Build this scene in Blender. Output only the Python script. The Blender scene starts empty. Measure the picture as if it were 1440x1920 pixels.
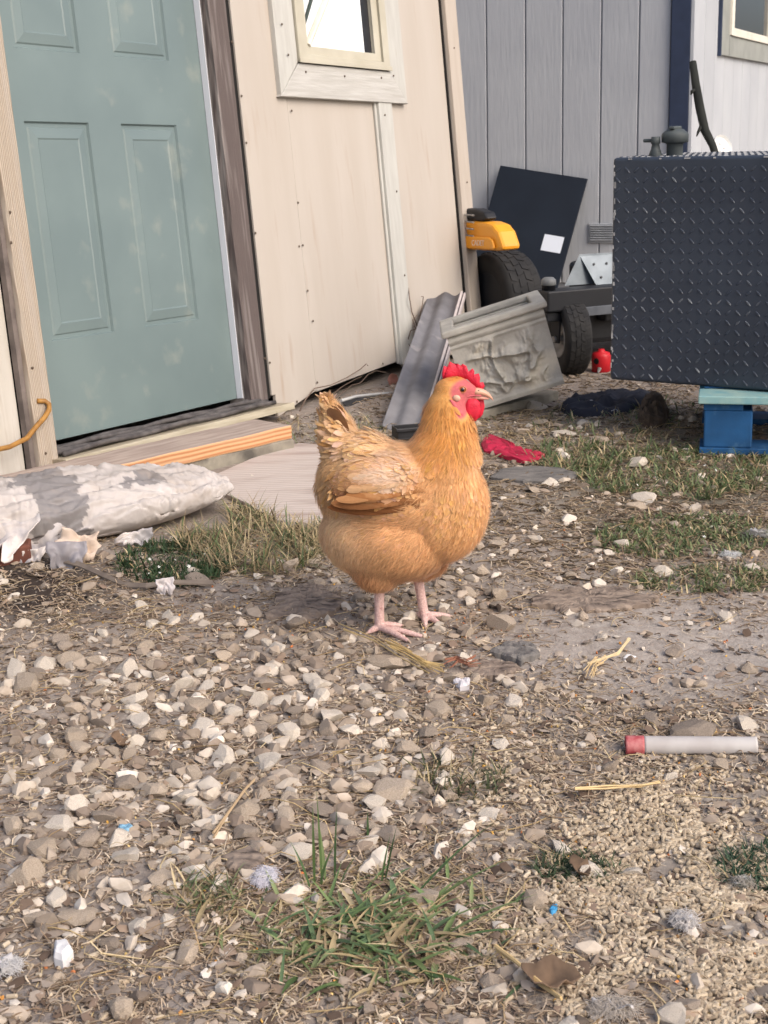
import bpy, bmesh, math, random
import numpy as np
from mathutils import Matrix, Vector, Euler

random.seed(7)
RS = np.random.RandomState(11)
scene = bpy.context.scene
COL = scene.collection

# ------------------------------------------------------------------ camera
FPX, CAM_H, PW, PH = 2600.0, 0.845, 1440, 1920
PITCH, ROLL = math.atan(705 / FPX), math.radians(1.7)
FW = np.array([0, math.cos(PITCH), -math.sin(PITCH)])
_r0 = np.array([1.0, 0, 0]); _u0 = np.cross(_r0, FW)
RT = _r0 * math.cos(ROLL) - _u0 * math.sin(ROLL)
UP = _r0 * math.sin(ROLL) + _u0 * math.cos(ROLL)
CAM = np.array([0, 0, CAM_H])
cam_data = bpy.data.cameras.new('camera')
cam = bpy.data.objects.new('camera', cam_data); COL.objects.link(cam)
cam.matrix_world = Matrix([[RT[0], UP[0], -FW[0], CAM[0]], [RT[1], UP[1], -FW[1], CAM[1]],
                           [RT[2], UP[2], -FW[2], CAM[2]], [0, 0, 0, 1]])
cam_data.sensor_fit = 'VERTICAL'; cam_data.sensor_height = 36.0; cam_data.sensor_width = 27.0
cam_data.lens = FPX / PH * 36.0
cam_data.clip_start = 0.05; cam_data.clip_end = 1000
scene.camera = cam
cam_data.dof.use_dof = True; cam_data.dof.focus_distance = 2.3; cam_data.dof.aperture_fstop = 20

# ------------------------------------------------------------------ sky, sun, exposure
SUN_EL, SUN_AZ = math.radians(40), math.radians(134)     # azimuth from +Y towards +X
world = bpy.data.worlds.new('World'); scene.world = world; world.use_nodes = True
wn = world.node_tree.nodes; wl = world.node_tree.links
sky_tex = wn.new('ShaderNodeTexSky'); sky_tex.sky_type = 'NISHITA'; sky_tex.sun_disc = False
sky_tex.sun_elevation = SUN_EL; sky_tex.sun_rotation = SUN_AZ
sky_tex.air_density = 0.8; sky_tex.dust_density = 5.0; sky_tex.ozone_density = 1.2
wl.new(sky_tex.outputs[0], wn['Background'].inputs[0]); wn['Background'].inputs[1].default_value = 0.15
sun_data = bpy.data.lights.new('sun', 'SUN'); sun_data.energy = 0.62; sun_data.angle = math.radians(40)
sun_data.color = (1.0, 0.985, 0.965)
sun = bpy.data.objects.new('sun', sun_data); COL.objects.link(sun)
_sd = Vector((math.sin(SUN_AZ) * math.cos(SUN_EL), math.cos(SUN_AZ) * math.cos(SUN_EL), math.sin(SUN_EL)))
sun.rotation_euler = _sd.to_track_quat('Z', 'Y').to_euler(); sun.location = (3, -2, 6)
vs = scene.view_settings
vs.view_transform = 'Standard'; vs.look = 'None'; vs.exposure = 0.66; vs.gamma = 1.0; vs.use_curve_mapping = False
scene.cycles.max_bounces = 6; scene.cycles.use_denoising = True

# ------------------------------------------------------------------ survey helpers (pixel of the photograph -> place)
def ray(x, y):
    d = FW * FPX + RT * (x - PW / 2) - UP * (y - PH / 2); return d / np.linalg.norm(d)
def ground_at(x, y, h=0.0):
    d = ray(x, y); return CAM + d * ((h - CAM_H) / d[2])
def on_plane(x, y, O, n):
    d = ray(x, y); return CAM + d * (((np.asarray(O) - CAM) @ n) / (d @ n))
def proj(P):
    d = np.asarray(P, float) - CAM; z = d @ FW
    return np.stack([PW / 2 + FPX * (d @ RT) / z, PH / 2 - FPX * (d @ UP) / z], -1)

# ------------------------------------------------------------------ numpy noise
_perm = np.random.RandomState(3).rand(64, 64, 64)
def vnoise(p):
    p = np.asarray(p, float); i = np.floor(p).astype(int); f = p - i; f = f * f * (3 - 2 * f)
    r = 0
    for a in (0, 1):
        for b in (0, 1):
            for c in (0, 1):
                w = (f[..., 0] if a else 1 - f[..., 0]) * (f[..., 1] if b else 1 - f[..., 1]) * (f[..., 2] if c else 1 - f[..., 2])
                r = r + w * _perm[(i[..., 0] + a) % 64, (i[..., 1] + b) % 64, (i[..., 2] + c) % 64]
    return r * 2 - 1
def fbm(p, o=4, g=.5):
    p = np.asarray(p, float); r = 0; a = 1
    for k in range(o):
        r = r + a * vnoise(p * 2 ** k + 17.3 * k); a *= g
    return r
def hgt(x, y):
    x = np.asarray(x, float); y = np.asarray(y, float)
    q = np.stack([x, y, x * 0 + .5], -1)
    near = np.clip(1.4 - np.hypot(x, y - 2.5) / 6, 0, 1)
    return near * (.007 * vnoise(q * 3.1) + .0045 * vnoise(q * 11) + .0025 * vnoise(q * 37) + .0012 * vnoise(q * 90))

# ------------------------------------------------------------------ object helpers
def tag(o, label=None, cat=None, group=None, kind=None):
    if label: o['label'] = label
    if cat: o['category'] = cat
    if group: o['group'] = group
    if kind: o['kind'] = kind
    return o
def empty(name, loc=(0, 0, 0), rz=0, matrix=None, parent=None):
    o = bpy.data.objects.new(name, None); COL.objects.link(o); o.empty_display_size = .05
    if matrix is not None: o.matrix_world = matrix
    else: o.location = loc; o.rotation_euler = (0, 0, rz)
    if parent: o.parent = parent
    return o
def link(name, me, mat=None, parent=None, loc=None, rot=None, scale=None):
    o = bpy.data.objects.new(name, me); COL.objects.link(o)
    if mat is not None:
        if len(me.materials) == 0: me.materials.append(mat)
    if parent is not None: o.parent = parent
    if loc is not None: o.location = loc
    if rot is not None: o.rotation_euler = rot
    if scale is not None: o.scale = scale
    return o
def np_mesh(name, V, F, cols=None, smooth=False):
    """V (n,3), F (m,k) uniform polygons"""
    V = np.asarray(V, np.float32).reshape(-1, 3); F = np.asarray(F, np.int32)
    me = bpy.data.meshes.new(name); n, k = F.shape
    me.vertices.add(len(V)); me.vertices.foreach_set('co', V.ravel())
    me.loops.add(n * k); me.loops.foreach_set('vertex_index', F.ravel())
    me.polygons.add(n); me.polygons.foreach_set('loop_start', np.arange(0, n * k, k, dtype=np.int32))
    me.polygons.foreach_set('loop_total', np.full(n, k, np.int32))
    me.polygons.foreach_set('use_smooth', np.full(n, smooth))
    me.update(calc_edges=True); me.validate()
    if cols is not None: set_col(me, cols)
    return me
def set_col(me, cols, name='Col'):
    a = me.color_attributes.new(name, 'FLOAT_COLOR', 'POINT')
    c = np.ones((len(me.vertices), 4), np.float32); c[:, :3] = cols
    a.data.foreach_set('color', c.ravel())

class MB:
    def __init__(s): s.v = []; s.f = []
    def add(s, V, F):
        o = len(s.v); s.v += [tuple(map(float, p)) for p in V]; s.f += [tuple(int(i) + o for i in f) for f in F]; return s
    def box(s, x0, x1, y0, y1, z0, z1, M=None):
        V = [(x, y, z) for x in (x0, x1) for y in (y0, y1) for z in (z0, z1)]
        F = [(0, 1, 3, 2), (4, 6, 7, 5), (0, 4, 5, 1), (2, 3, 7, 6), (0, 2, 6, 4), (1, 5, 7, 3)]
        if M is not None: V = [M @ Vector(p) for p in V]
        return s.add(V, F)
    def prism(s, poly, axis, a, b, M=None):
        """poly in the two other axes (in order), extruded along axis from a to b"""
        n = len(poly); V = []
        for t in (a, b):
            for (p, q) in poly:
                V.append({0: (t, p, q), 1: (p, t, q), 2: (p, q, t)}[axis])
        F = [tuple(range(n))[::-1], tuple(range(n, 2 * n))] + [(i, (i + 1) % n, n + (i + 1) % n, n + i) for i in range(n)]
        if M is not None: V = [M @ Vector(p) for p in V]
        return s.add(V, F)
    def tube(s, path, rad, n=8, cap=True):
        P = [Vector(p) for p in path]; k = len(P)
        R = rad if hasattr(rad, '__len__') else [rad] * k
        V = []; F = []; t0 = (P[1] - P[0]).normalized()
        up = Vector((0, 0, 1)) if abs(t0.z) < .9 else Vector((1, 0, 0))
        a = t0.cross(up).normalized()
        for i in range(k):
            t = (P[min(i + 1, k - 1)] - P[max(i - 1, 0)]).normalized()
            a = (a - t * a.dot(t)).normalized(); b = t.cross(a)
            for j in range(n):
                w = 2 * math.pi * j / n; V.append(P[i] + (a * math.cos(w) + b * math.sin(w)) * R[i])
        for i in range(k - 1):
            for j in range(n):
                F.append((i * n + j, i * n + (j + 1) % n, (i + 1) * n + (j + 1) % n, (i + 1) * n + j))
        if cap: F += [tuple(range(n))[::-1], tuple((k - 1) * n + j for j in range(n))]
        return s.add(V, F)
    def lathe(s, prof, n=24, M=None, a0=0, a1=2 * math.pi):
        """prof: list of (r,z); around z"""
        V = []; F = []; full = abs(a1 - a0 - 2 * math.pi) < 1e-6; m = n if full else n + 1; k = len(prof)
        for j in range(m):
            w = a0 + (a1 - a0) * j / n
            for (r, z) in prof: V.append(Vector((r * math.cos(w), r * math.sin(w), z)))
        if M is not None: V = [M @ p for p in V]
        for j in range(n):
            for i in range(k - 1):
                A, B = j * k, ((j + 1) % m) * k
                F.append((A + i, B + i, B + i + 1, A + i + 1))
        return s.add(V, F)
    def mesh(s, name, smooth=False):
        me = bpy.data.meshes.new(name); me.from_pydata(s.v, [], s.f); me.update()
        bm = bmesh.new(); bm.from_mesh(me); bmesh.ops.remove_doubles(bm, verts=bm.verts, dist=1e-6)
        bmesh.ops.recalc_face_normals(bm, faces=bm.faces); bm.to_mesh(me); bm.free()
        for p in me.polygons: p.use_smooth = smooth
        return me
    def build(s, name, mat, parent=None, bevel=0, smooth=False, loc=None, rot=None):
        o = link(name, s.mesh(name, smooth), mat, parent, loc, rot)
        if bevel:
            b = o.modifiers.new('bevel', 'BEVEL'); b.width = bevel; b.segments = 2; b.limit_method = 'ANGLE'; b.angle_limit = math.radians(40)
        return o

# ------------------------------------------------------------------ materials
def S(r, g, b):
    f = lambda c: ((c / 255 + .055) / 1.055) ** 2.4 if c > 10 else c / 255 / 12.92
    return (f(r), f(g), f(b))
def mat(name, c1, c2=None, scale=8, rough=.8, bump=0., bscale=60, metal=0, detail=6, stretch=(1, 1, 1), attr=None, rand=0., coat=0,
        c3=None, s3=2, t3=(.5, .62), spec=.3, sheen=0, stretchb=None, transl=0):
    m = bpy.data.materials.new(name); m.use_nodes = True; N = m.node_tree.nodes; L = m.node_tree.links
    B = N['Principled BSDF']; B.inputs['Roughness'].default_value = rough; B.inputs['Metallic'].default_value = metal
    B.inputs['Specular IOR Level'].default_value = spec
    if coat: B.inputs['Coat Weight'].default_value = coat
    if sheen: B.inputs['Sheen Weight'].default_value = sheen; B.inputs['Sheen Roughness'].default_value = .5
    tc = N.new('ShaderNodeTexCoord'); mp = N.new('ShaderNodeMapping'); mp.inputs['Scale'].default_value = stretch
    L.new(tc.outputs['Object'], mp.inputs[0])
    def noise(sc, det=detail, src=mp):
        t = N.new('ShaderNodeTexNoise'); t.inputs['Scale'].default_value = sc; t.inputs['Detail'].default_value = det; L.new(src.outputs[0], t.inputs['Vector']); return t
    def ramp(src, a, b):
        r = N.new('ShaderNodeMapRange'); r.inputs[1].default_value = a; r.inputs[2].default_value = b; L.new(src, r.inputs[0]); r.clamp = True; return r.outputs[0]
    def mix(f, a, b, typ='MIX'):
        x = N.new('ShaderNodeMix'); x.data_type = 'RGBA'; x.blend_type = typ
        if isinstance(f, float): x.inputs[0].default_value = f
        else: L.new(f, x.inputs[0])
        for s, i in ((a, 6), (b, 7)):
            if isinstance(s, tuple): x.inputs[i].default_value = (*s, 1)
            else: L.new(s, x.inputs[i])
        return x.outputs[2]
    c = c1
    if attr:
        at = N.new('ShaderNodeAttribute'); at.attribute_name = attr; c = at.outputs['Color']
        if c2: c = mix(ramp(noise(scale).outputs[0], .3, .7), mix(1.0, c, c2, 'MULTIPLY'), c)
    elif c2: c = mix(ramp(noise(scale).outputs[0], .35, .65), c1, c2)
    if c3: c = mix(ramp(noise(s3, 8).outputs[0], *t3), c, c3)
    if rand:
        oi = N.new('ShaderNodeObjectInfo'); mr = N.new('ShaderNodeMapRange'); mr.inputs[3].default_value = 1 - rand; mr.inputs[4].default_value = 1 + rand
        L.new(oi.outputs['Random'], mr.inputs[0]); hs = N.new('ShaderNodeHueSaturation'); L.new(mr.outputs[0], hs.inputs['Value'])
        if isinstance(c, tuple): hs.inputs['Color'].default_value = (*c, 1)
        else: L.new(c, hs.inputs['Color'])
        c = hs.outputs[0]
    if isinstance(c, tuple): B.inputs['Base Color'].default_value = (*c, 1)
    else: L.new(c, B.inputs['Base Color'])
    if bump:
        src = mp
        if stretchb:
            src = N.new('ShaderNodeMapping'); src.inputs['Scale'].default_value = stretchb; L.new(tc.outputs['Object'], src.inputs[0])
        bn = N.new('ShaderNodeBump'); bn.inputs['Strength'].default_value = bump; bn.inputs['Distance'].default_value = .004
        L.new(noise(bscale, 8, src).outputs[0], bn.inputs['Height']); L.new(bn.outputs[0], B.inputs['Normal'])
    if transl:
        tr = N.new('ShaderNodeBsdfTranslucent'); ms = N.new('ShaderNodeMixShader'); ms.inputs[0].default_value = transl
        if isinstance(c, tuple): tr.inputs[0].default_value = (*c, 1)
        else: L.new(c, tr.inputs[0])
        L.new(B.outputs[0], ms.inputs[1]); L.new(tr.outputs[0], ms.inputs[2]); L.new(ms.outputs[0], N['Material Output'].inputs[0])
    m['_'] = 1
    return m
def wood(name, c1, c2, c3=None, ring=60, stretch=(1, 1, 1), rough=.85, bump=.3, dist=4, band='X'):
    m = bpy.data.materials.new(name); m.use_nodes = True; N = m.node_tree.nodes; L = m.node_tree.links
    B = N['Principled BSDF']; B.inputs['Roughness'].default_value = rough; B.inputs['Specular IOR Level'].default_value = .2
    tc = N.new('ShaderNodeTexCoord'); mp = N.new('ShaderNodeMapping'); mp.inputs['Scale'].default_value = stretch; L.new(tc.outputs['Object'], mp.inputs[0])
    w = N.new('ShaderNodeTexWave'); w.inputs['Scale'].default_value = ring; w.inputs['Distortion'].default_value = dist; w.inputs['Detail'].default_value = 4
    w.inputs['Detail Scale'].default_value = .6; w.bands_direction = band
    L.new(mp.outputs[0], w.inputs['Vector'])
    n = N.new('ShaderNodeTexNoise'); n.inputs['Scale'].default_value = ring * .8; n.inputs['Detail'].default_value = 8; L.new(mp.outputs[0], n.inputs['Vector'])
    a = N.new('ShaderNodeMix'); a.data_type = 'RGBA'; L.new(w.outputs[0], a.inputs[0]); a.inputs[6].default_value = (*c1, 1); a.inputs[7].default_value = (*c2, 1)
    out = a.outputs[2]
    b = N.new('ShaderNodeMix'); b.data_type = 'RGBA'; r = N.new('ShaderNodeMapRange'); r.inputs[1].default_value = .5; r.inputs[2].default_value = .7
    L.new(n.outputs[0], r.inputs[0]); L.new(r.outputs[0], b.inputs[0]); L.new(out, b.inputs[6]); b.inputs[7].default_value = (*(c3 or c2), 1); out = b.outputs[2]
    L.new(out, B.inputs['Base Color'])
    bn = N.new('ShaderNodeBump'); bn.inputs['Strength'].default_value = bump; bn.inputs['Distance'].default_value = .003; L.new(w.outputs[0], bn.inputs['Height']); L.new(bn.outputs[0], B.inputs['Normal'])
    return m

# ================================================================== GROUND
def reg(px, py, cx, cy, rx, ry):
    """soft mask of a patch given by its photographed centre and radii"""
    return np.clip(1.6 - np.hypot((px - cx) / rx, (py - cy) / ry) * 1.2, 0, 1)
def axis_grid(lo, hi, step, far):
    a = list(np.arange(lo, hi + 1e-6, step)); d = step; x = hi; right = []
    while x < far: d *= 1.35; x += d; right.append(x)
    d = step; x = lo; left = []
    while x > -far: d *= 1.35; x -= d; left.append(x)
    return np.array(left[::-1] + a + right)
gx = axis_grid(-1.6, 1.7, .013, 300); gy = axis_grid(.7, 5.6, .013, 300)
GX, GY = np.meshgrid(gx, gy); nx, ny = len(gx), len(gy)
GV = np.stack([GX, GY, hgt(GX, GY)], -1).reshape(-1, 3)
ii = np.arange(nx * ny).reshape(ny, nx)
GF = np.stack([ii[:-1, :-1], ii[:-1, 1:], ii[1:, 1:], ii[1:, :-1]], -1).reshape(-1, 4)
infront = GV[:, 1] > .5
pp = np.zeros((len(GV), 2)) - 5000; pp[infront] = proj(GV[infront])
soil = np.tile(np.array([.32, .275, .235]), (len(GV), 1))
def blend(c, m):
    global soil
    m = m[:, None]; soil = soil * (1 - m) + np.array(c) * m
nz = .5 + .5 * vnoise(GV * np.array([6, 6, 0]) + 3)
blend((.44, .395, .35), reg(pp[:, 0], pp[:, 1], 1260, 1215, 330, 95) * (.6 + .4 * nz))     # dry pale mud
blend((.34, .295, .245), reg(pp[:, 0], pp[:, 1], 1250, 1650, 420, 330) * .8)                # spilt feed dust
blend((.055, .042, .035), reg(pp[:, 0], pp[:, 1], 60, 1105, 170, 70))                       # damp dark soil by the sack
blend((.09, .085, .05), reg(pp[:, 0], pp[:, 1], 1280, 930, 260, 120) * .6)
blend((.27, .235, .21), reg(pp[:, 0], pp[:, 1], 200, 1850, 350, 90) * .7)
me = np_mesh('ground', GV, GF, soil, smooth=True)
M_soil = mat('soil', (1, 1, 1), (.72, .69, .67), scale=55, rough=.95, bump=.8, bscale=170, attr='Col', spec=.15, c3=(.42, .37, .31), s3=90, t3=(.62, .72))
tag(link('ground', me, M_soil), kind='structure')

# ================================================================== SHED
UU = np.array([0.53652819, 0.84346446, -0.02655569]); VV = np.array([-0.08282116, 0.08394696, 0.99302244]); NN = np.cross(UU, VV)
SO = ground_at(513, 782)
SHED_M = Matrix([[UU[0], -NN[0], VV[0], SO[0]], [UU[1], -NN[1], VV[1], SO[1]], [UU[2], -NN[2], VV[2], SO[2]], [0, 0, 0, 1]])
RACK = .033
def shear(o):
    for v in o.data.vertices: v.co.x += RACK * v.co.z
    return o
M_siding = mat('painted_siding', S(176, 167, 156), S(181, 173, 163), scale=3, rough=.75, bump=.12, bscale=40, stretch=(4, 4, .5), c3=S(166, 150, 135), s3=6, t3=(.58, .80), stretchb=(30, 30, 2))
M_siding2 = mat('painted_siding_grey', S(184, 178, 167), S(194, 189, 180), scale=6, rough=.8, bump=.35, bscale=40, stretch=(6, 6, .6), c3=S(170, 160, 145), s3=12, t3=(.55, .75), stretchb=(30, 30, 2))
M_trimw = mat('white_painted_trim', S(186, 185, 178), S(176, 174, 167), scale=12, rough=.6, bump=.2, bscale=50, stretch=(4, 4, .6), c3=S(170, 162, 148), s3=14, t3=(.66, .8))
M_beigetrim = mat('beige_trim', S(180, 170, 158), S(174, 163, 150), scale=10, rough=.7, bump=.15, bscale=50, stretch=(4, 4, .5))
M_bare = wood('bare_casing_wood', S(186, 174, 158), S(152, 137, 120), S(172, 161, 148), ring=26, stretch=(2.2, 1, .12), bump=.6, dist=6)
M_weather = wood('weathered_jamb', S(112, 102, 98), S(88, 78, 76), S(140, 132, 128), ring=34, stretch=(2, 2, .12), bump=.6, dist=7)
M_door = mat('green_painted_steel', S(104, 119, 119), S(112, 127, 126), scale=3.5, rough=.42, bump=.05, bscale=30, c3=S(136, 143, 135), s3=11, t3=(.60, .82), spec=.5)
M_white = mat('white_vinyl', S(226, 222, 208), S(212, 206, 190), scale=10, rough=.45)
M_cream = mat('cream_vinyl', S(190, 185, 168), S(176, 170, 152), scale=8, rough=.5)
M_dark = mat('dark_void', (.012, .011, .010), rough=.95)
M_black = mat('black_plastic', (.016, .016, .018), (.028, .028, .03), scale=20, rough=.45)
M_screw = mat('screw_head', S(112, 98, 84), S(88, 74, 62), scale=200, rough=.6, metal=.4)
M_tape = mat('weatherstrip', S(214, 216, 222), rough=.5)

shed = empty('garden_shed', matrix=SHED_M)
tag(shed, 'beige board-sided garden shed with green door, leaning slightly', 'shed')
def sbox(name, m, x0, x1, y0, y1, z0, z1, bevel=.0015, parent=None):
    return shear(MB().box(x0, x1, y0, y1, z0, z1).build(name, m, parent or shed, bevel=bevel))
# siding sheets (outer face y=0)
shear(MB().prism([(0.004, .20), (.004, .068), (.022, .068), (.022, -.004), (.245, .05), (.245, 2.2), (.004, 2.2)], 1, 0, .012).build('siding_panel', M_siding, shed, bevel=.001))
shear(MB().prism([(.2495, .045), (.62, .072), (.80, .085), (.80, 2.2), (.2495, 2.2)], 1, .003, .015).build('siding_panel', M_siding, shed, bevel=.001))
shear(MB().prism([(.801, .06), (1.288, .06), (1.288, 2.2), (.801, 2.2)], 1, .002, .014).build('siding_panel', M_siding, shed, bevel=.001))
sp = shear(MB().prism([(-2.1, .0), (-1.045, .0), (-1.045, 2.2), (-2.1, 2.2)], 1, .003, .015).build('siding_panel', M_siding2, shed, bevel=.001))
sp['label'] = 'chalky worn siding sheet left of the door'
sbox('siding_panel', M_siding, -1.045, .004, .003, .015, 2.10, 2.2)
# shed body behind the skin
sbox('wall_framing', M_dark, -2.08, -1.0, .016, .06, .0, 2.2, 0)
sbox('wall_framing', M_dark, .02, 1.30, .016, .06, .08, 2.2, 0)
sbox('floor_frame', mat('old_floor_frame', S(70, 60, 52), S(52, 44, 40), scale=20, rough=.95), -2.05, 1.36, .075, 1.7, -.03, .028, 0)
sbox('side_wall', M_siding, 1.375, 1.392, .095, 1.75, .05, 2.2)
sbox('side_wall', M_siding, -2.12, -2.104, .02, 1.75, .0, 2.2)
sbox('rear_wall', M_siding, -2.1, 1.38, 1.752, 1.77, .0, 2.2)
M_roof = mat('grey_shingle', S(92, 88, 86), S(70, 66, 64), scale=30, rough=.95, bump=.5, bscale=50)
shear(MB().prism([(-.16, 2.16), (-.16, 2.20), (.88, 2.62), (1.92, 2.20), (1.92, 2.16), (.88, 2.58)], 0, -2.2, 1.48).build('roof', M_roof, shed))
# trim
sbox('corner_trim', M_beigetrim, 1.298, 1.383, -.022, .095, .045, 2.17, .003)
sbox('corner_gap', M_dark, 1.2885, 1.2975, -.004, .012, .05, 2.16, 0)
sbox('batten', M_trimw, .77, .858, -.016, .0015, .07, .988, .002)
sbox('batten', M_trimw, .757, .7695, -.006, .0015, .075, .985, .001)
# door casing
sbox('door_casing', M_bare, -1.028, -.962, -.034, .0, .012, 2.12, .003)
sbox('door_casing', mat('casing_edge', S(120, 110, 104), S(90, 82, 78), scale=20), -1.044, -1.0285, -.02, .0, .0, 2.12, .001)
sbox('door_casing', M_weather, -.098, -.012, .004, .03, .05, 2.10, .002)
sbox('door_casing', M_dark, -.0115, .0035, .006, .03, .06, 2.1, 0)  # dark gap between casing and siding, filled in as a near-black strip
sbox('jamb', mat('jamb_reveal', S(150, 142, 136), S(118, 110, 106), scale=30, stretch=(1, 1, .15), rough=.9), -.0975, -.088, .0305, .09, .05, 2.1, .001)
sbox('jamb', M_weather, -.99, -.962, .001, .09, .02, 2.1, .001)
sbox('header', M_weather, -.96, -.099, .004, .09, 2.06, 2.1, .001)
sbox('weatherstrip', M_tape, -.0995, -.0935, .0345, .058, .075, 2.06, .001)
# threshold
thr = sbox('threshold', mat('threshold_wood', S(176, 164, 142), S(150, 138, 118), scale=16, stretch=(.5, 3, 3), rough=.7, bump=.2), -.985, .002, -.075, .03, .03, .043, .002)
sbox('sill_edge', mat('sill_edge_wood', S(186, 178, 158), S(164, 155, 134), scale=20, stretch=(.4, 4, 4)), -.985, .006, -.083, -.0755, .022, .0425, .002, parent=thr)
rg = mat('grey_rubber', S(96, 92, 90), S(70, 66, 66), scale=30, rough=.8)
m = MB()
for k in range(5):
    yy = -.045 + k * .018
    m.tube([(-.955 + .9 * t, yy + .008 * math.sin(5 * t + k * 1.7), .051 + .006 * math.sin(9 * t + k * 2.1) ** 2 + (k > 2) * .008) for t in np.linspace(0, 1, 24)], .0075, 6)
shear(m.build('door_sweep', rg, thr, smooth=True))
# door
door = empty('door', parent=shed)
DX0, DX1, DZ0, DZ1, DY = -.955, -.1, .076, 2.055, .058
cols_ = [(-.842, -.606), (-.478, -.24)]; rows_ = [(.334, .90), (1.082, 1.66), (1.80, 1.96)]
m = MB(); xs = [DX0, cols_[0][0], cols_[0][1], cols_[1][0], cols_[1][1], DX1]; zs = [DZ0] + [z for r in rows_ for z in r] + [DZ1]
for i in range(5):
    for j in range(7):
        if i in (1, 3) and j in (1, 3, 5): continue
        m.add([(xs[i], DY, zs[j]), (xs[i + 1], DY, zs[j]), (xs[i + 1], DY, zs[j + 1]), (xs[i], DY, zs[j + 1])], [(0, 1, 2, 3)])
m.box(DX0, DX1, DY + .012, DY + .042, DZ0, DZ1)
shear(m.build('door_slab', M_door, door))
for (a, b) in cols_:
    for (c, d) in rows_:
        m = MB(); rings = [(0, 0), (.004, .0075), (.013, .0075), (.017, .0045), (.042, .0012), (.046, .003)]
        V = []
        for (ins, dep) in rings:
            V += [(a + ins, DY + dep, c + ins), (b - ins, DY + dep, c + ins), (b - ins, DY + dep, d - ins), (a + ins, DY + dep, d - ins)]
        F = [(k * 4 + i, k * 4 + (i + 1) % 4, k * 4 + 4 + (i + 1) % 4, k * 4 + 4 + i) for k in range(len(rings) - 1) for i in range(4)] + [tuple(len(V) - 4 + i for i in range(4))]
        shear(m.add(V, F).build('door_panel', M_door, door))
knob = MB().lathe([(.0, .06), (.02, .058), (.027, .045), (.02, .03), (.01, .02), (.01, .0), (.028, 0)], 20, Matrix.Translation((-.9, DY, 1.0)) @ Matrix.Rotation(math.pi / 2, 4, 'X'))
# window
win = empty('window', parent=shed)
for poly in ([(.195, .99), (.302, 1.094), (.302, 1.72), (.195, 1.82)], [(.963, .99), (.963, 1.82), (.857, 1.72), (.857, 1.094)],
             [(.195, 1.823), (.305, 1.723), (.855, 1.723), (.963, 1.823)]):
    shear(MB().prism(poly, 1, -.018, .0012).build('window_trim', M_trimw, win, bevel=.002))
shear(MB().prism([(.188, .985), (.965, .985), (.858, 1.0915), (.303, 1.0915)], 1, -.021, .0012).build('window_trim', mat('weathered_white_sill', S(186, 184, 178), S(172, 169, 162), scale=14, stretch=(.5, 4, 6), rough=.65, bump=.4, bscale=30), win, bevel=.002))
fr = MB()
for q in ((.305, .345, 1.096, 1.718), (.815, .855, 1.096, 1.718), (.345, .815, 1.096, 1.122), (.345, .815, 1.69, 1.718)): fr.box(q[0], q[1], -.027, .02, q[2], q[3])
wf = shear(fr.build('window_frame', M_cream, win, bevel=.003))
shear(MB().box(.30, .86, -.031, -.0275, 1.093, 1.108).build('drip_edge', M_cream, wf, bevel=.001))
sa = MB()
for q in ((.346, .366, 1.123, 1.689), (.775, .814, 1.123, 1.689), (.366, .775, 1.123, 1.15), (.366, .775, 1.665, 1.689)): sa.box(q[0], q[1], -.018, .0012, q[2], q[3])
shear(sa.build('sash', M_cream, win, bevel=.002))
mg = bpy.data.materials.new('sky_white_glass'); mg.use_nodes = True; b = mg.node_tree.nodes['Principled BSDF']
b.inputs['Base Color'].default_value = (.92, .93, .93, 1); b.inputs['Metallic'].default_value = 0; b.inputs['Roughness'].default_value = .3; b.inputs['Coat Weight'].default_value = 1; b.inputs['Coat Roughness'].default_value = .02  # white base colour stands in for the bright sky reflected in the glass
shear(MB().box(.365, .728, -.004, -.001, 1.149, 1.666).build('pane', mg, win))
shear(MB().box(.728, .776, -.0045, -.001, 1.149, 1.666).build('dark_pane_strip', M_black, win))  # black strip for the sash gap, its dark reflection put into the colour
shear(MB().tube([(.372, -.014, 1.152), (.725, -.014, 1.56)], .011, 8).build('brace_bar', M_white, win))
shear(MB().tube([(.368, -.010, 1.215), (.60, -.010, 1.56)], .006, 6).build('dark_line_reflection', mat('reflection_dark', S(60, 70, 66)), win))  # dark line reflected in the glass, put in as a thin dark bar
# screws
scm = MB().lathe([(0, .002), (.0032, .0016), (.004, 0)], 8, Matrix.Rotation(math.pi / 2, 4, 'X')).mesh('screw'); scm.materials.append(M_screw)
def wall_uv(x, y, off=0):
    P = on_plane(x, y, SO + off * NN, NN) - SO; return P @ UU, P @ VV
for (x, y) in [(461, 268), (478, 437), (496, 672), (546, 208), (558, 380), (576, 545), (586, 602), (560, 462), (567, 460), (594, 717), (606, 747), (556, 753),
               (714, 217), (751, 517), (717, 682), (736, 360), (563, 137), (636, 145), (705, 148), (518, 48), (530, 105), (728, 144), (842, 92), (866, 343), (648, 730), (715, 722), (505, 680), (434, 79), (452, 180)]:
    a, b_ = wall_uv(x, y); yy = -.002
    if b_ > .99 and a > .19: yy = -.0225
    elif .77 < a - RACK * b_ < .86: yy = -.0175
    elif a - RACK * b_ > 1.297: yy = -.0235
    link('screw', scm, None, shed, loc=(a, yy, b_))
for (x, y) in [(18, 398), (20, 455), (60, 690), (85, 850)]:
    a, b_ = wall_uv(x, y, .034); link('screw', scm, None, shed, loc=(a, -.0355, b_))

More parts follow.
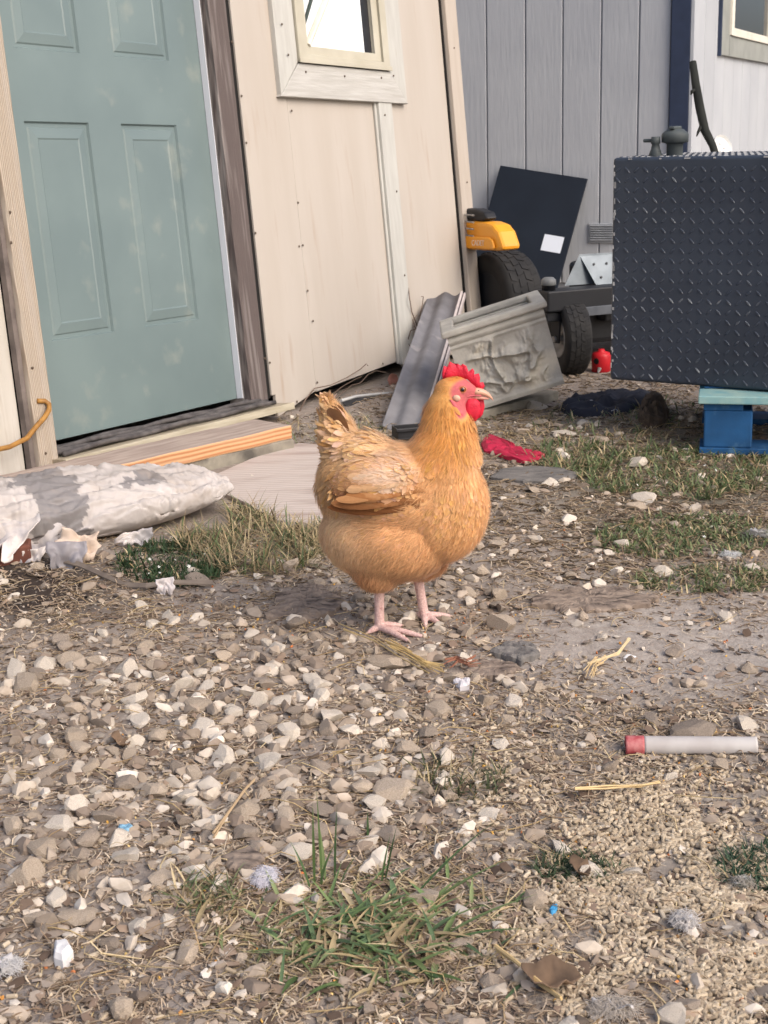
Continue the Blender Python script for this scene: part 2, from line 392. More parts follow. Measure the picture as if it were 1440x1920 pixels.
# ================================================================== GREY HOUSE
E1 = np.array([0.90172605, -0.43230792, 0]); E2 = np.array([0.43230792, 0.90172605, 0]); HK = np.array([1.536, 7.0, 0])
HOUSE_M = Matrix([[E1[0], E2[0], 0, HK[0]], [E1[1], E2[1], 0, HK[1]], [0, 0, 1, 0], [0, 0, 0, 1]])   # x along the front, y away
house = empty('grey_house', matrix=HOUSE_M)
tag(house, 'grey grooved-board house with navy corner trim and a small window', 'house')
def house_mat(name, c1, c2):
    return mat(name, c1, c2, scale=3, rough=.7, bump=.55, bscale=9, stretch=(1, 1, 1), stretchb=(7, 7, .9), rand=.03)
M_hs = house_mat('grey_siding', S(178, 181, 184), S(170, 173, 177))
M_navy = mat('navy_trim', S(52, 62, 84), S(46, 55, 74), scale=10, rough=.6, bump=.2, bscale=30)
M_hwin = mat('greige_window_trim', S(150, 152, 146), S(138, 140, 134), scale=9, rough=.75, bump=.5, bscale=20)
px0 = [-.0932, -.2512, -.4412, -.6392, -.8362, -1.0462, -1.25, -1.45, -1.65, -1.85, -2.05, -2.25, -2.45, -2.65, -2.85, -3.05, -3.25, -3.45, -3.65, -3.85]
for a, b_ in zip(px0[1:], px0[:-1]):
    MB().box(a + .004, b_ - .004, 0, .014, .08, 2.6).build('siding_plank', M_hs, house, bevel=.003)
MB().box(-3.86, -.002, .0085, .05, .0, 2.6).build('wall_front', mat('groove_grey', S(134, 137, 142)), house)
for k in range(22):
    a = .07 + k * .24
    MB().box(-.014, 0, a + .004, a + .236, .08, 2.6).build('siding_plank', M_hs, house, bevel=.003)
MB().box(-.05, -.0085, .052, 5.3, .0, 2.6).build('wall_side', bpy.data.materials['groove_grey'], house)
MB().box(-.089, .004, -.022, -.001, .05, 2.6).build('corner_trim', M_navy, house, bevel=.003)
MB().box(.0045, .024, -.022, .07, .05, 2.6).build('corner_trim', M_hs, house, bevel=.003)
MB().box(-3.86, -3.8, .06, 5.3, 0, 2.6).build('wall_side', M_hs, house)
MB().box(-3.8, -.06, 5.24, 5.3, 0, 2.6).build('wall_rear', M_hs, house)
MB().prism([(-.3, 2.58), (-.3, 2.64), (2.65, 3.6), (5.6, 2.64), (5.6, 2.58), (2.65, 3.54)], 0, -4.1, .12).build('roof', M_roof, house)
hw = empty('window', parent=house)
for q in ((.62, .80, 1.20, 2.1), (1.95, 2.1, 1.20, 2.1)): MB().box(0, .02, *q).build('window_trim', M_hwin, hw, bevel=.002)
for q in ((.8005, 1.9495, 1.2, 1.305), (.8005, 1.9495, 2.0, 2.1)): MB().box(.001, .022, *q).build('window_trim', M_hwin, hw, bevel=.002)
MB().box(.0, .018, .60, .6195, 1.195, 2.1).build('window_trim', M_navy, hw)
fm = MB()
for q in ((.801, .86, 1.306, 1.999), (1.89, 1.949, 1.306, 1.999), (.86, 1.89, 1.306, 1.345), (.86, 1.89, 1.96, 1.999)): fm.box(0, .032, *q)
fm.build('window_frame', M_white, hw, bevel=.002)
gl = mat('dark_window_glass', (.03, .032, .036), rough=.06, spec=.5)
MB().box(.004, .012, .86, 1.89, 1.345, 1.96).build('pane', gl, hw)
vent = MB().box(-.495, -.355, -.010, -.0005, .285, .385).build('vent', mat('grey_vent', S(158, 162, 166), S(146, 150, 154), scale=30, rough=.6), house, bevel=.003)
for k in range(7):
    z = .299 + k * .0118
    MB().box(-.482, -.362, -.020, -.0102, z, z + .0055).build('louver', bpy.data.materials['grey_vent'], vent, bevel=.001)

# ================================================================== YARD THINGS
def G(x, y, h=0.0):
    p = ground_at(x, y, h); return Vector((p[0], p[1], h))
def gz(p): return float(hgt(p[0], p[1]))
def board(name, m, P, d, L, Wd, z0, z1, label, cat, bevel=.004, group=None):
    """P front right lower corner, d direction along the board, width goes to its right-hand back"""
    d = np.array(d[:2]) / np.hypot(*d[:2]); b_ = np.array([d[1], -d[0]])
    if b_[1] < 0: b_ = -b_
    M = Matrix([[d[0], b_[0], 0, P[0]], [d[1], b_[1], 0, P[1]], [0, 0, 1, z0], [0, 0, 0, 1]])
    me_ = MB()
    nseg = 14
    V = []; F = []
    for i in range(nseg + 1):
        x = L * i / nseg; w = .0025 * math.sin(i * 1.9) 
        V += [(x, w, 0), (x, Wd + w, 0), (x, Wd + w, z1 - z0 + .001 * math.sin(i * 2.7)), (x, w, z1 - z0 + .001 * math.sin(i * 1.3))]
    for i in range(nseg):
        for j in range(4): F.append((i * 4 + j, i * 4 + (j + 1) % 4, i * 4 + 4 + (j + 1) % 4, i * 4 + 4 + j))
    F += [(0, 1, 2, 3), tuple(nseg * 4 + k for k in (3, 2, 1, 0))]
    o = me_.add(V, F).build(name, m, bevel=bevel); o.matrix_world = M
    return tag(o, label, cat, group)
# --- step planks before the door
M_slab = mat('mouldy_board', S(150, 144, 130), S(120, 114, 104), scale=18, rough=.9, bump=.5, bscale=60, c3=S(88, 84, 78), s3=10, t3=(.55, .7))
M_pine = wood('cut_pine', S(206, 166, 126), S(176, 122, 84), S(190, 152, 120), ring=26, stretch=(.10, .5, 1), bump=.2, dist=2.5, band='Z')
P1 = G(553, 847); board('lower_step_board', M_slab, (P1[0], P1[1]), (-.73, -.70), .72, .26, -.006, .036, 'mouldy grey board under the pine plank at the shed door', 'board', .003)
P2 = G(548, 822, .036); pl = board('step_plank', M_pine, (P2[0], P2[1]), (-.69, -.73), .86, .15, .0355, .074, 'sawn orange pine plank before the green shed door', 'plank', .003)
# weathered top face of the plank gets its own grey skin
topm = mat('weathered_plank_top', S(176, 160, 148), S(150, 134, 124), scale=14, stretch=(.6, 5, 5), rough=.95, bump=.4, bscale=60)
pl.data.materials.append(topm)
for p in pl.data.polygons:
    if p.normal.z > .8: p.material_index = 1
# --- plywood sheet lying on the ground
poly = [G(*q) for q in [(372, 912), (470, 868), (560, 838), (690, 846), (760, 900), (742, 985), (640, 997), (585, 990), (520, 984), (455, 948)]]
m = MB(); cx = sum((p.x for p in poly)) / len(poly); cy = sum((p.y for p in poly)) / len(poly)
m.prism([(p.x - cx, p.y - cy) for p in poly], 2, 0, .012)
ply = m.build('plywood_sheet', wood('grey_plywood', S(196, 184, 176), S(184, 170, 160), S(160, 142, 132), ring=16, stretch=(.25, 1, 1), bump=.5, dist=6, band='Y'), bevel=.002)
ply.location = (cx, cy, .0); tag(ply, 'flat weathered plywood sheet on the ground behind the hen', 'plywood')
# --- yellow brown cord looped round the door casing
def wp(x, y, off): return Vector(on_plane(x, y, SO + off * NN, NN))
cord = MB().tube([wp(-60, 856, .055), wp(-20, 846, .055), wp(18, 838, .055), wp(50, 822, .054), wp(68, 800, .053), wp(84, 782, .053), wp(92, 768, .050), wp(92, 758, .044), wp(84, 752, .037), wp(70, 752, .036)], .0065, 8).build('extension_cord', mat('ochre_cord', S(168, 124, 62), S(140, 100, 50), scale=40, rough=.5), smooth=True)
tag(cord, 'ochre yellow cord hooked round the bare door casing', 'cord')

# --- concrete planter, tipped
pd = np.array([.9995, -.03, 0]); PA = np.array(G(882, 788)); pnn = np.array([pd[1], -pd[0], 0])
def pq(x, y): return on_plane(x, y, PA, pnn)
TR, BR, TL = pq(1018, 577), pq(1044, 726), pq(838, 634)
ex = (TR - TL); Lp = np.linalg.norm(ex); ex /= Lp
ez = (TR - BR); ez -= ex * (ez @ ex); Hp = np.linalg.norm(ez); ez /= Hp; ey = np.cross(ez, ex)
if ey[1] < 0: ey = -ey
PLM = Matrix([[ex[0], ey[0], ez[0], TL[0] - ez[0] * Hp], [ex[1], ey[1], ez[1], TL[1] - ez[1] * Hp], [ex[2], ey[2], ez[2], TL[2] - ez[2] * Hp], [0, 0, 0, 1]])
planter = empty('planter', matrix=PLM); tag(planter, 'tipped grey concrete trough planter with worn relief', 'planter')
M_conc = mat('weathered_concrete', S(182, 178, 168), S(158, 154, 146), scale=14, rough=.95, bump=.6, bscale=70, c3=S(206, 198, 180), s3=7, t3=(.54, .66))
Dp = .26
nxp, nzp = 110, 84
X, Z = np.meshgrid(np.linspace(0, Lp, nxp), np.linspace(0, Hp, nzp))
q = np.stack([X * 1.0, Z * 1.0, X * 0], -1)
warp = np.stack([vnoise(q * 14 + 5), vnoise(q * 14 + 9), X * 0], -1) * .03
rl = fbm((q + warp) * np.array([34, 26, 1]), 5, .6)
ridge = (1 - np.abs(vnoise((q + warp) * 30 + 31))) ** 5
inner = np.clip(np.minimum(np.minimum(X - .03, Lp - .03 - X), np.minimum(Z - .02, Hp - .035 - Z)) / .03, 0, 1)
dy = -inner * (  .013 * np.clip(rl, -.3, 1) + .024 * ridge)
dy -= .008 * np.clip(1 - np.abs(Z - (Hp - .016)) / .012, 0, 1) ** .5 + .004 * np.clip(1 - np.abs(Z - (Hp - .036)) / .006, 0, 1) ** .5
dy -= .005 * np.clip(1 - np.abs(Z - .012) / .014, 0, 1)
dy += .012 * (1 - Z / Hp) * 0
flare = .018 * (Z / Hp) ** 2
Vp = np.stack([X, dy - flare + .018, Z], -1).reshape(-1, 3); i2 = np.arange(nxp * nzp).reshape(nzp, nxp)
Fp = np.stack([i2[:-1, :-1], i2[:-1, 1:], i2[1:, 1:], i2[1:, :-1]], -1).reshape(-1, 4)
link('relief_face', np_mesh('relief_face', Vp, Fp, smooth=True), M_conc, planter)
wb = MB(); t = .028
wb.box(0, t, .024, Dp, .0, Hp); wb.box(Lp - t, Lp, .024, Dp, 0, Hp); wb.box(t, Lp - t, Dp - t, Dp, 0, Hp); wb.box(t, Lp - t, .024, .05, 0, Hp); wb.box(t, Lp - t, .05, Dp - t, 0, .03)
wb.build('trough', M_conc, planter, bevel=.004)
rim = MB()
for q_ in ((-.014, Lp + .014, -.016, .028), (-.014, Lp + .014, Dp - .028, Dp + .012)): rim.box(q_[0], q_[1], q_[2], q_[3], Hp + .0005, Hp + .022)
for q_ in ((-.014, .028), (Lp - .028, Lp + .014)): rim.box(q_[0], q_[1], .0285, Dp - .0285, Hp + .0005, Hp + .022)
rim.build('rim', M_conc, planter, bevel=.006)
MB().box(.01, Lp - .01, .03, Dp - .03, Hp - .06, Hp - .05).build('soil', M_soil, planter)
# block and slab that prop the planter
Q1, Q2 = G(900, 790), G(1048, 750)
dd = Vector((Q2.x - Q1.x, Q2.y - Q1.y)).normalized()
board('stone_slab', mat('slab_grey', S(150, 144, 130), S(126, 120, 108), scale=16, rough=.95, bump=.6), (Q2.x, Q2.y), (-dd.x, -dd.y), .40, .24, -.006, .030, 'flat grey slab wedged under the tipped planter', 'slab', .004)

# --- corrugated strip leaning at the shed corner
A0, A1 = G(757, 803, .005), Vector(on_plane(836, 556, SO + .035 * NN, NN))
ax = (A1 - A0); CL = ax.length + .02; ax.normalize()
sd = Vector((1, -.16, 0)); sd = (sd - ax * sd.dot(ax)).normalized(); nn_ = sd.cross(ax); nn_ = nn_ if nn_.z > 0 else -nn_
strip = empty('corrugated_strip', matrix=Matrix([[sd.x, ax.x, nn_.x, A0.x], [sd.y, ax.y, nn_.y, A0.y], [sd.z, ax.z, nn_.z, A0.z], [0, 0, 0, 1]]))
tag(strip, 'grey corrugated plastic strip leaning against the shed corner', 'corrugated strip')
M_corr = mat('grey_corrugated', S(126, 125, 128), S(112, 111, 114), scale=14, rough=.75, bump=.15, bscale=60, c3=S(160, 156, 154), s3=10, t3=(.6, .75))
prof = []
for i in range(49):
    s = i / 48; x = -.066 + .118 * s; prof.append((x, .0075 * math.cos(s * 2 * math.pi * 1.75 + .4)))
m = MB(); V = []
for yy in (0, .25 * CL, .5 * CL, .75 * CL, CL):
    j = 0.0
    for (x, z) in prof: V.append((x, yy + (.02 * (x + .066) if yy == CL else 0), z))
n_ = len(prof); F = [(k * n_ + i, k * n_ + i + 1, k * n_ + n_ + i + 1, k * n_ + n_ + i) for k in range(4) for i in range(n_ - 1)]
o = m.add(V, F).build('corrugated_sheet', M_corr, strip, smooth=True); sm = o.modifiers.new('solid', 'SOLIDIFY'); sm.thickness = .003
M_edge = mat('pale_edge', S(206, 196, 192), S(186, 176, 174), scale=30, rough=.5)
MB().box(.0535, .062, 0, CL + .004, -.012, .013).build('edge_lip', M_edge, strip, bevel=.002)
MB().box(.0622, .066, 0, CL + .002, -.010, .006).build('edge_groove', mat('edge_dark', S(74, 70, 72)), strip)
MB().box(.0662, .073, 0, CL, -.012, .009).build('edge_lip', M_edge, strip, bevel=.002)

# --- black feed pan half hidden behind the tail
matb = empty('rubber_mat', loc=tuple(wp(695, 792, .16))); matb.location.z = 0; tag(matb, 'black rubber mat with white edge propped at the shed wall base', 'mat')
_mb = Vector(matb.location); T_ = [wp(640, 753, .10), wp(668, 745, .11), wp(705, 741, .12), wp(748, 738, .12)]; B__ = [Vector((p.x + .03, p.y - .05, -.004)) for p in T_]
_m = MB(); _V = [p - _mb for p in T_] + [p - _mb for p in B__]; _V += [p + Vector((-.003, .006, 0)) for p in _V]
_F = [(i_, i_ + 1, i_ + 5, i_ + 4) for i_ in range(3)] + [(i_ + 8, i_ + 12, i_ + 13, i_ + 9) for i_ in range(3)] + [(i_, i_ + 8, i_ + 9, i_ + 1) for i_ in range(3)] + [(0, 4, 12, 8), (3, 11, 15, 7)]
_m.add(_V, _F).build('mat_sheet', M_black, matb)
MB().tube([p - _mb + Vector((0, 0, .003)) for p in T_], .0055, 6).build('white_edge', mat('scuffed_rim', S(206, 204, 200), S(170, 170, 168), scale=14), matb)
# black tray by the strip's foot
tr = empty('black_tray', loc=(G(775, 822).x, G(775, 822).y, .006), rz=.25); tag(tr, 'cracked black plastic tray by the foot of the corrugated strip', 'tray')
tb = MB(); tb.box(-.055, .055, -.035, .035, 0, .004)
for q_ in ((-.055, .055, .031, .035), (-.055, .055, -.035, -.031)): tb.box(q_[0], q_[1], q_[2], q_[3], .0041, .03)
for q_ in ((-.055, -.051), (.051, .055)): tb.box(q_[0], q_[1], -.0309, .0309, .0041, .03)
tb.build('tray_body', M_black, tr, bevel=.001)
MB().box(-.062, .062, -.043, -.0352, .024, .034).build('tray_lip', M_black, tr, bevel=.002)
# dead leaf, broken board, vines at the wall base
def leaf_mesh(L, W, curl=.3, seed=0):
    r = np.random.RandomState(seed); s = np.linspace(0, 1, 9); V = []
    for a in s:
        w = W * math.sin(math.pi * min(1, a * .96 + .02)) ** .7 * (1 + .25 * r.randn() * .4)
        for k in (-1, 0, 1): V.append((k * w / 2, L * (a - .5), curl * (abs(k) * w * .5 + L * (a - .5) ** 2 * 1.4) + .002 * r.randn()))
    F = [(i * 3 + j, i * 3 + j + 1, i * 3 + j + 4, i * 3 + j + 3) for i in range(8) for j in (0, 1)]
    me_ = np_mesh('leaf', V, F, smooth=True); return me_
M_leafr = mat('russet_leaf', S(150, 104, 92), S(122, 84, 70), scale=30, rough=.8)
M_leafb = mat('brown_leaf', S(120, 98, 78), S(90, 74, 60), scale=40, rough=.85, rand=.2)
def leaf(P, L, W, m_, rot, label, seed, curl=.8):
    o = link('dead_leaf', leaf_mesh(L, W, curl, seed), m_, loc=P, rot=rot); o.modifiers.new('s', 'SOLIDIFY').thickness = .0008
    return tag(o, label, 'leaf')
wlp = wp(733, 716, .03); leaf(wlp, .055, .05, M_leafr, (1.2, .2, .5), 'curled russet leaf caught on the shed wall base', 3)
lp = Vector(G(815, 700)); 
o = MB().prism([(-.05, 0), (.045, -.01), (.055, .12), (.02, .15), (-.035, .135)], 1, 0, .012).build('broken_board', mat('tan_board', S(168, 156, 142), S(140, 128, 116), scale=20, rough=.9), bevel=.002)
_p = Vector(on_plane(820, 705, SO + .20 * NN, NN)); o.location = (_p.x + .01, _p.y, -.004); o.rotation_euler = (-.25, 0, .45); tag(o, 'broken tan board end between corrugated strip and planter', 'board')
M_vine = mat('dry_vine', S(128, 110, 96), S(104, 88, 78), scale=50, rough=.9)
def wcurve(pts, off=.022):
    return [wp(x, y, off + .012 * math.sin(i * 2.1)) for i, (x, y) in enumerate(pts)]
vine = empty('dry_vine', loc=tuple(wp(600, 775, .03))); tag(vine, 'thin dry vines creeping along the bottom of the beige siding', 'vine')
def vadd(par, pts, r, off=.022):
    base = Vector(par.location)
    MB().tube([p - base for p in wcurve(pts, off)], [r * (1 - .5 * i / len(pts)) for i in range(len(pts))], 5).build('stem', M_vine, par, smooth=True)
vadd(vine, [(560, 775), (572, 750), (590, 728), (620, 722), (650, 708), (676, 692), (687, 682), (690, 686)], .0022)
vadd(vine, [(596, 772), (618, 745), (640, 726), (664, 712), (678, 706)], .0018)
vadd(vine, [(615, 760), (640, 738), (660, 722), (676, 718), (690, 702), (705, 695), (722, 698), (735, 705)], .0018)
vine2 = empty('dry_vine', loc=tuple(wp(800, 640, .03))); tag(vine2, 'tangled dry creeper twigs climbing beside the white batten', 'vine')
vadd(vine2, [(808, 690), (790, 640), (782, 610), (772, 585), (768, 560), (766, 540)], .003)
vadd(vine2, [(790, 640), (786, 600), (792, 570), (794, 556), (790, 556)], .0022)
vadd(vine2, [(786, 615), (770, 620), (764, 640), (770, 652), (782, 640), (788, 622), (776, 612)], .002)
vadd(vine2, [(800, 660), (784, 632), (774, 600), (783, 590)], .002)
vine3 = empty('dry_vine', loc=tuple(G(826, 745))); tag(vine3, 'knot of dry wiry roots in the gap beside the planter', 'vine')
base = Vector(vine3.location); rr = random.Random(5)
for k in range(12):
    pts = []; a = rr.random() * 6.3; c = Vector((rr.uniform(-.05, .05), rr.uniform(-.05, .08), rr.uniform(.01, .07)))
    for t in range(12):
        a += rr.uniform(.3, .8); pts.append(c + Vector((.035 * math.cos(a) * (1 + .3 * rr.random()), .03 * math.sin(a * .7), .03 * math.sin(a))))
    for p in pts: p.z = max(p.z, -.002)
    MB().tube(pts, .0018, 5).build('stem', M_vine, vine3, smooth=True)

# --- feed sack, torn
sack = empty('feed_sack', loc=(-.795, 3.00, 0)); tag(sack, 'torn white feed sack lying before the door step', 'sack')
SD = math.radians(27); sdir = np.array([math.cos(SD), math.sin(SD)]); sper = np.array([-sdir[1], sdir[0]])
nu, nv = 320, 170
Ug, Wg = np.meshgrid(np.linspace(-1, 1, nu), np.linspace(0, 2 * np.pi, nv, endpoint=False))
Ls, Ws, Hs = .47, .17, .070
taper = np.clip(1 - np.abs(Ug) ** 3.2, 0, 1) ** .55
cw = np.sign(np.cos(Wg)) * np.abs(np.cos(Wg)) ** .85; sw = np.sign(np.sin(Wg)) * np.abs(np.sin(Wg)) ** .8
endw = .62 + .38 * taper
SXl = Ug * Ls; SYl = cw * Ws * endw * np.where(Ug > .3, 1 - .45 * np.clip((Ug - .3) / .7, 0, 1) ** 1.5, 1); SZl = sw * Hs * (taper * .95 + .05) * np.where(Ug > 0, 1 - .15 * Ug, 1)
q = np.stack([SXl, SYl, SZl], -1)
wr = np.stack([vnoise(q * 9), vnoise(q * 9 + 7), vnoise(q * 9 + 13)], -1) * .03
wrink = .006 * fbm((q + wr) * np.array([9, 15, 13]), 5, .6) + .008 * (1 - np.abs(vnoise((q + wr) * np.array([15, 34, 24])))) ** 4 - .009 * (1 - np.abs(vnoise((q + wr) * np.array([13, 22, 30]) + 40))) ** 5
wrink = wrink + .0020 * (1 - np.abs(vnoise((q + wr * 1.6) * np.array([38, 70, 60]) + 3))) ** 3 - .0030 * (1 - np.abs(vnoise((q + wr * 2) * np.array([60, 44, 60]) + 11))) ** 4 + .0005 * fbm(q * 90, 3)
SZl = SZl + wrink * np.where(sw > -.2, 1, .2); SYl = SYl + wrink * .8 * cw
SZl = np.maximum(SZl + .058, .006 + .004 * (sw < -.5) )
SV = np.stack([SXl * sdir[0] + SYl * sper[0], SXl * sdir[1] + SYl * sper[1], SZl], -1).reshape(-1, 3)
i2 = np.arange(nu * nv).reshape(nv, nu); j2 = np.roll(i2, -1, 0)
SF = np.stack([i2[:, :-1], i2[:, 1:], j2[:, 1:], j2[:, :-1]], -1).reshape(-1, 4)
mk = fbm((q + wr) * np.array([5, 7, 7]) + 21, 4)
peel = ((mk + 1.25 * np.exp(-((Ug - .06) / .15) ** 2) - .6 * mk + .35 * fbm((q + wr) * 26 + 9, 4) + .10 * vnoise(q * 110) + .45 * np.exp(-((Ug - .55) / .2) ** 2 - ((Wg - 1.9) / .5) ** 2)) > .55).astype(float).reshape(-1)
scol = np.array(S(188, 181, 176))[None] * (1 - peel[:, None]) + np.array(S(132, 128, 127))[None] * peel[:, None]
dirt = np.clip(vnoise(SV * 14) * .8 + .1 + .5 * fbm(SV * np.array([30, 90, 60]), 3), 0, 1)[:, None] * .5; scol = scol * (1 - dirt) + np.array(S(158, 144, 130)) * dirt
me_ = np_mesh('sack_body', SV, SF, scol, smooth=True)
# close the two ends
bm = bmesh.new(); bm.from_mesh(me_); bmesh.ops.holes_fill(bm, edges=[e for e in bm.edges if e.is_boundary], sides=0); bm.to_mesh(me_); bm.free()
M_sack = mat('sack_skin', (1, 1, 1), (.88, .87, .86), scale=26, rough=.6, bump=.35, bscale=55, attr='Col', c3=S(196, 190, 186), s3=16, t3=(.64, .72))
link('sack_body', me_, M_sack, sack)
M_flap = mat('torn_sack_skin', S(182, 178, 178), S(150, 146, 148), scale=18, rough=.65, bump=.3, bscale=60, c3=S(214, 204, 196), s3=12, t3=(.5, .65))
def flap(name, c, ux, uy, W, Hh, bend, seed, m_, parent):
    """irregular torn sheet hanging from c: spans ux, falls along uy"""
    r = np.random.RandomState(seed); n1, n2 = 16, 14
    A, B_ = np.meshgrid(np.linspace(-.5, .5, n1), np.linspace(0, 1, n2))
    edge = 1 + .35 * vnoise(np.stack([A * 6 + seed, A * 0, A * 0], -1)); wid = 1 - .25 * B_ + .2 * vnoise(np.stack([B_ * 5 + seed, A * 0 + 3, A * 0], -1))
    ux = np.array(ux); uy = np.array(uy); un = np.cross(ux, uy); qq = np.stack([A * 3, B_ * 3, A * 0 + seed], -1)
    P = np.array(c) + (A * W * wid)[..., None] * ux + (B_ * Hh * edge)[..., None] * uy + (bend * B_ ** 2 * Hh + .22 * W * vnoise(qq * 1.2) + .06 * W * vnoise(qq * 4))[..., None] * un
    P[..., 2] = np.maximum(P[..., 2], .003)
    i_ = np.arange(n1 * n2).reshape(n2, n1)
    F_ = np.stack([i_[:-1, :-1], i_[:-1, 1:], i_[1:, 1:], i_[1:, :-1]], -1).reshape(-1, 4)
    o_ = link(name, np_mesh(name, P.reshape(-1, 3), F_, smooth=True), m_, parent); o_.modifiers.new('s', 'SOLIDIFY').thickness = .0015
    return o_
def rel(x, y, h): g_ = G(x, y, h); return np.array(g_) - np.array(sack.location)
nz_ = lambda *a: np.array(a) / np.linalg.norm(a)
flap('torn_flap', rel(62, 975, .075), nz_(1, .25, .1), nz_(.1, -.5, -.75), .12, .10, .3, 3, M_flap, sack)
flap('torn_flap', rel(20, 985, .075), nz_(1, .1, .25), nz_(-.2, -.55, -.55), .13, .10, -.3, 8, M_flap, sack)
flap('torn_flap', rel(125, 1015, .06), nz_(1, .3, -.1), nz_(0, -.35, -.9), .075, .075, .4, 14, mat('sack_liner', S(150, 146, 148), S(128, 124, 128), scale=14, rough=.4), sack)
flap('torn_flap', rel(148, 1000, .06), nz_(1, .4, -.25), nz_(.1, -.6, -.5), .09, .05, .7, 21, mat('kraft_liner', S(206, 188, 172), S(188, 168, 150), scale=14, rough=.7), sack)
flap('torn_flap', rel(60, 1030, .03), nz_(1, 0, .2), nz_(-.2, -.3, -.8), .07, .06, .3, 33, M_flap, sack)
flap('torn_flap', rel(250, 1000, .03), nz_(.8, .5, 0), nz_(.3, -.5, -.5), .08, .025, .3, 41, M_flap, sack)
# reddish brick end peeping out under the sack
o = MB().box(-.05, .05, -.03, .03, 0, .045).build('clay_brick', mat('brick_red', S(120, 76, 62), S(98, 62, 52), scale=30, rough=.95, bump=.5), bevel=.004)
gb = G(8, 1062); o.location = (gb.x, gb.y + .03, -.004); o.rotation_euler = (0, 0, .2); tag(o, 'dull red brick under the torn end of the feed sack', 'brick')
# grey strap trailing from the sack
pts = [G(x, y) for x, y in [(70, 1050), (100, 1062), (150, 1072), (200, 1090), (235, 1104), (275, 1112), (330, 1108), (400, 1104)]]
m = MB(); V = []; 
for i, p in enumerate(pts):
    w = .007 - .0007 * i; z = gz(p) + .006 + .005 * math.sin(i * 1.3); V += [(p.x, p.y - w, z), (p.x, p.y + w, z + .006), (p.x, p.y + w, z + .009), (p.x, p.y - w, z + .003)]
F = [(k * 4 + i, k * 4 + (i + 1) % 4, k * 4 + 4 + (i + 1) % 4, k * 4 + 4 + i) for k in range(len(pts) - 1) for i in range(4)] + [(0, 1, 2, 3), tuple(len(V) - 4 + i for i in (3, 2, 1, 0))]
o = m.add(V, F).build('strap', mat('grey_strap', S(130, 118, 106), S(104, 94, 86), scale=20, rough=.8), smooth=False); tag(o, 'grey brown strap trailing on the soil from the sack', 'strap')

# --- black steel fuel tank on a blue pallet
TA = np.array(ground_at(1143, 712, .165)); TD = np.array([.844, -.536, 0]); TD /= np.linalg.norm(TD); TN = np.array([-TD[1], TD[0], 0])
TANK_M = Matrix([[TD[0], TN[0], 0, TA[0]], [TD[1], TN[1], 0, TA[1]], [0, 0, 1, .165], [0, 0, 0, 1]])
tank = empty('fuel_tank', matrix=TANK_M); tag(tank, 'black diamond-plate fuel tank standing on a blue pallet', 'tank')
TW, TDp, TH = 1.05, .48, .605
mtank = mat('black_plate', S(54, 62, 74), S(46, 53, 64), scale=5, rough=.42, bump=.05, bscale=60, c3=S(52, 58, 68), s3=6, t3=(.6, .85), spec=.5)
MB().box(0, TW, 0, TDp, 0, TH).build('tank_shell', mtank, tank, bevel=.009).modifiers['bevel'].segments = 4
mtread = mat('worn_tread', S(52, 60, 74), S(60, 68, 80), scale=9, rough=.36, spec=.6, c3=S(122, 127, 132), s3=12, t3=(.54, .70))
tv = []; tf = []
def lozenge(cx_, cz_, ang, L, W, hgt_, y0, plane='f'):
    n8 = [(-1, 0), (-.6, -.8), (0, -1), (.6, -.8), (1, 0), (.6, .8), (0, 1), (-.6, .8)]; ca, sa_ = math.cos(ang), math.sin(ang); o_ = len(tv)
    for sc_, hh in ((1, 0.), (.62, hgt_)):
        for (a, b_) in n8:
            x = a * L / 2 * sc_; z = b_ * W / 2 * sc_
            X_, Z_ = cx_ + x * ca - z * sa_, cz_ + x * sa_ + z * ca
            tv.append((X_, y0 - hh, Z_) if plane == 'f' else ((y0 - hh, X_, Z_) if plane == 's' else (X_, Z_, y0 + hh)))
    for i in range(8): tf.append((o_ + i, o_ + (i + 1) % 8, o_ + 8 + (i + 1) % 8, o_ + 8 + i))
    tf.append(tuple(o_ + 8 + i for i in range(8)))
pit = .0265
for i in range(int(TW / pit)):
    for j in range(int(TH / pit)):
        x, z = .016 + i * pit, .016 + j * pit
        if x > TW - .016 or z > TH - .014: continue
        lozenge(x, z, math.radians(47 if (i + j) % 2 else -47), .0215, .0056, .0026, .0002)
for i in range(int(TDp / pit)):
    for j in range(int(TH / pit)):
        lozenge(.016 + i * pit, .016 + j * pit, math.radians(47 if (i + j) % 2 else -47), .0215, .0056, .0026, .0002, 's')
for i in range(int(TW / pit)):
    for j in range(int(TDp / pit)):
        lozenge(.016 + i * pit, .016 + j * pit, math.radians(47 if (i + j) % 2 else -47), .0215, .0056, .0026, TH - .0002, 't')
me_ = bpy.data.meshes.new('tread_pattern'); me_.from_pydata(tv, [], tf); me_.update(); tag(link('tread_pattern', me_, mtread, tank), kind='stuff')
# worn bright chips along the edges
cv = MB(); rr = random.Random(2)
for k in range(46):
    s = rr.random(); L = rr.uniform(.005, .018)
    if k % 3: x, z = .003 + rr.uniform(0, .004), .02 + s * (TH - .04); cv.box(x, x + rr.uniform(.002, .005), -.0016, -.0002, z, z + L)
    else: x, z = .02 + s * .8, TH - .006; cv.box(x, x + L, -.0016, -.0002, z, z + .004)
tag(cv.build('paint_chips', mat('bare_metal', S(186, 186, 184), S(150, 150, 150), scale=60, rough=.5), tank), kind='stuff')
mcap = mat('cap_grey', S(78, 84, 84), S(60, 66, 68), scale=20, rough=.6)
cap = MB().lathe([(.0, .072), (.022, .070), (.034, .060), (.036, .056), (.036, .036), (.026, .034), (.022, .030), (.022, -.004)], 24).build('fill_cap', mcap, tank, smooth=True); cap.location = (.137, .10, TH)
MB().box(-.008, .008, -.03, .03, .0695, .078).build('cap_handle', mcap, cap, bevel=.003)
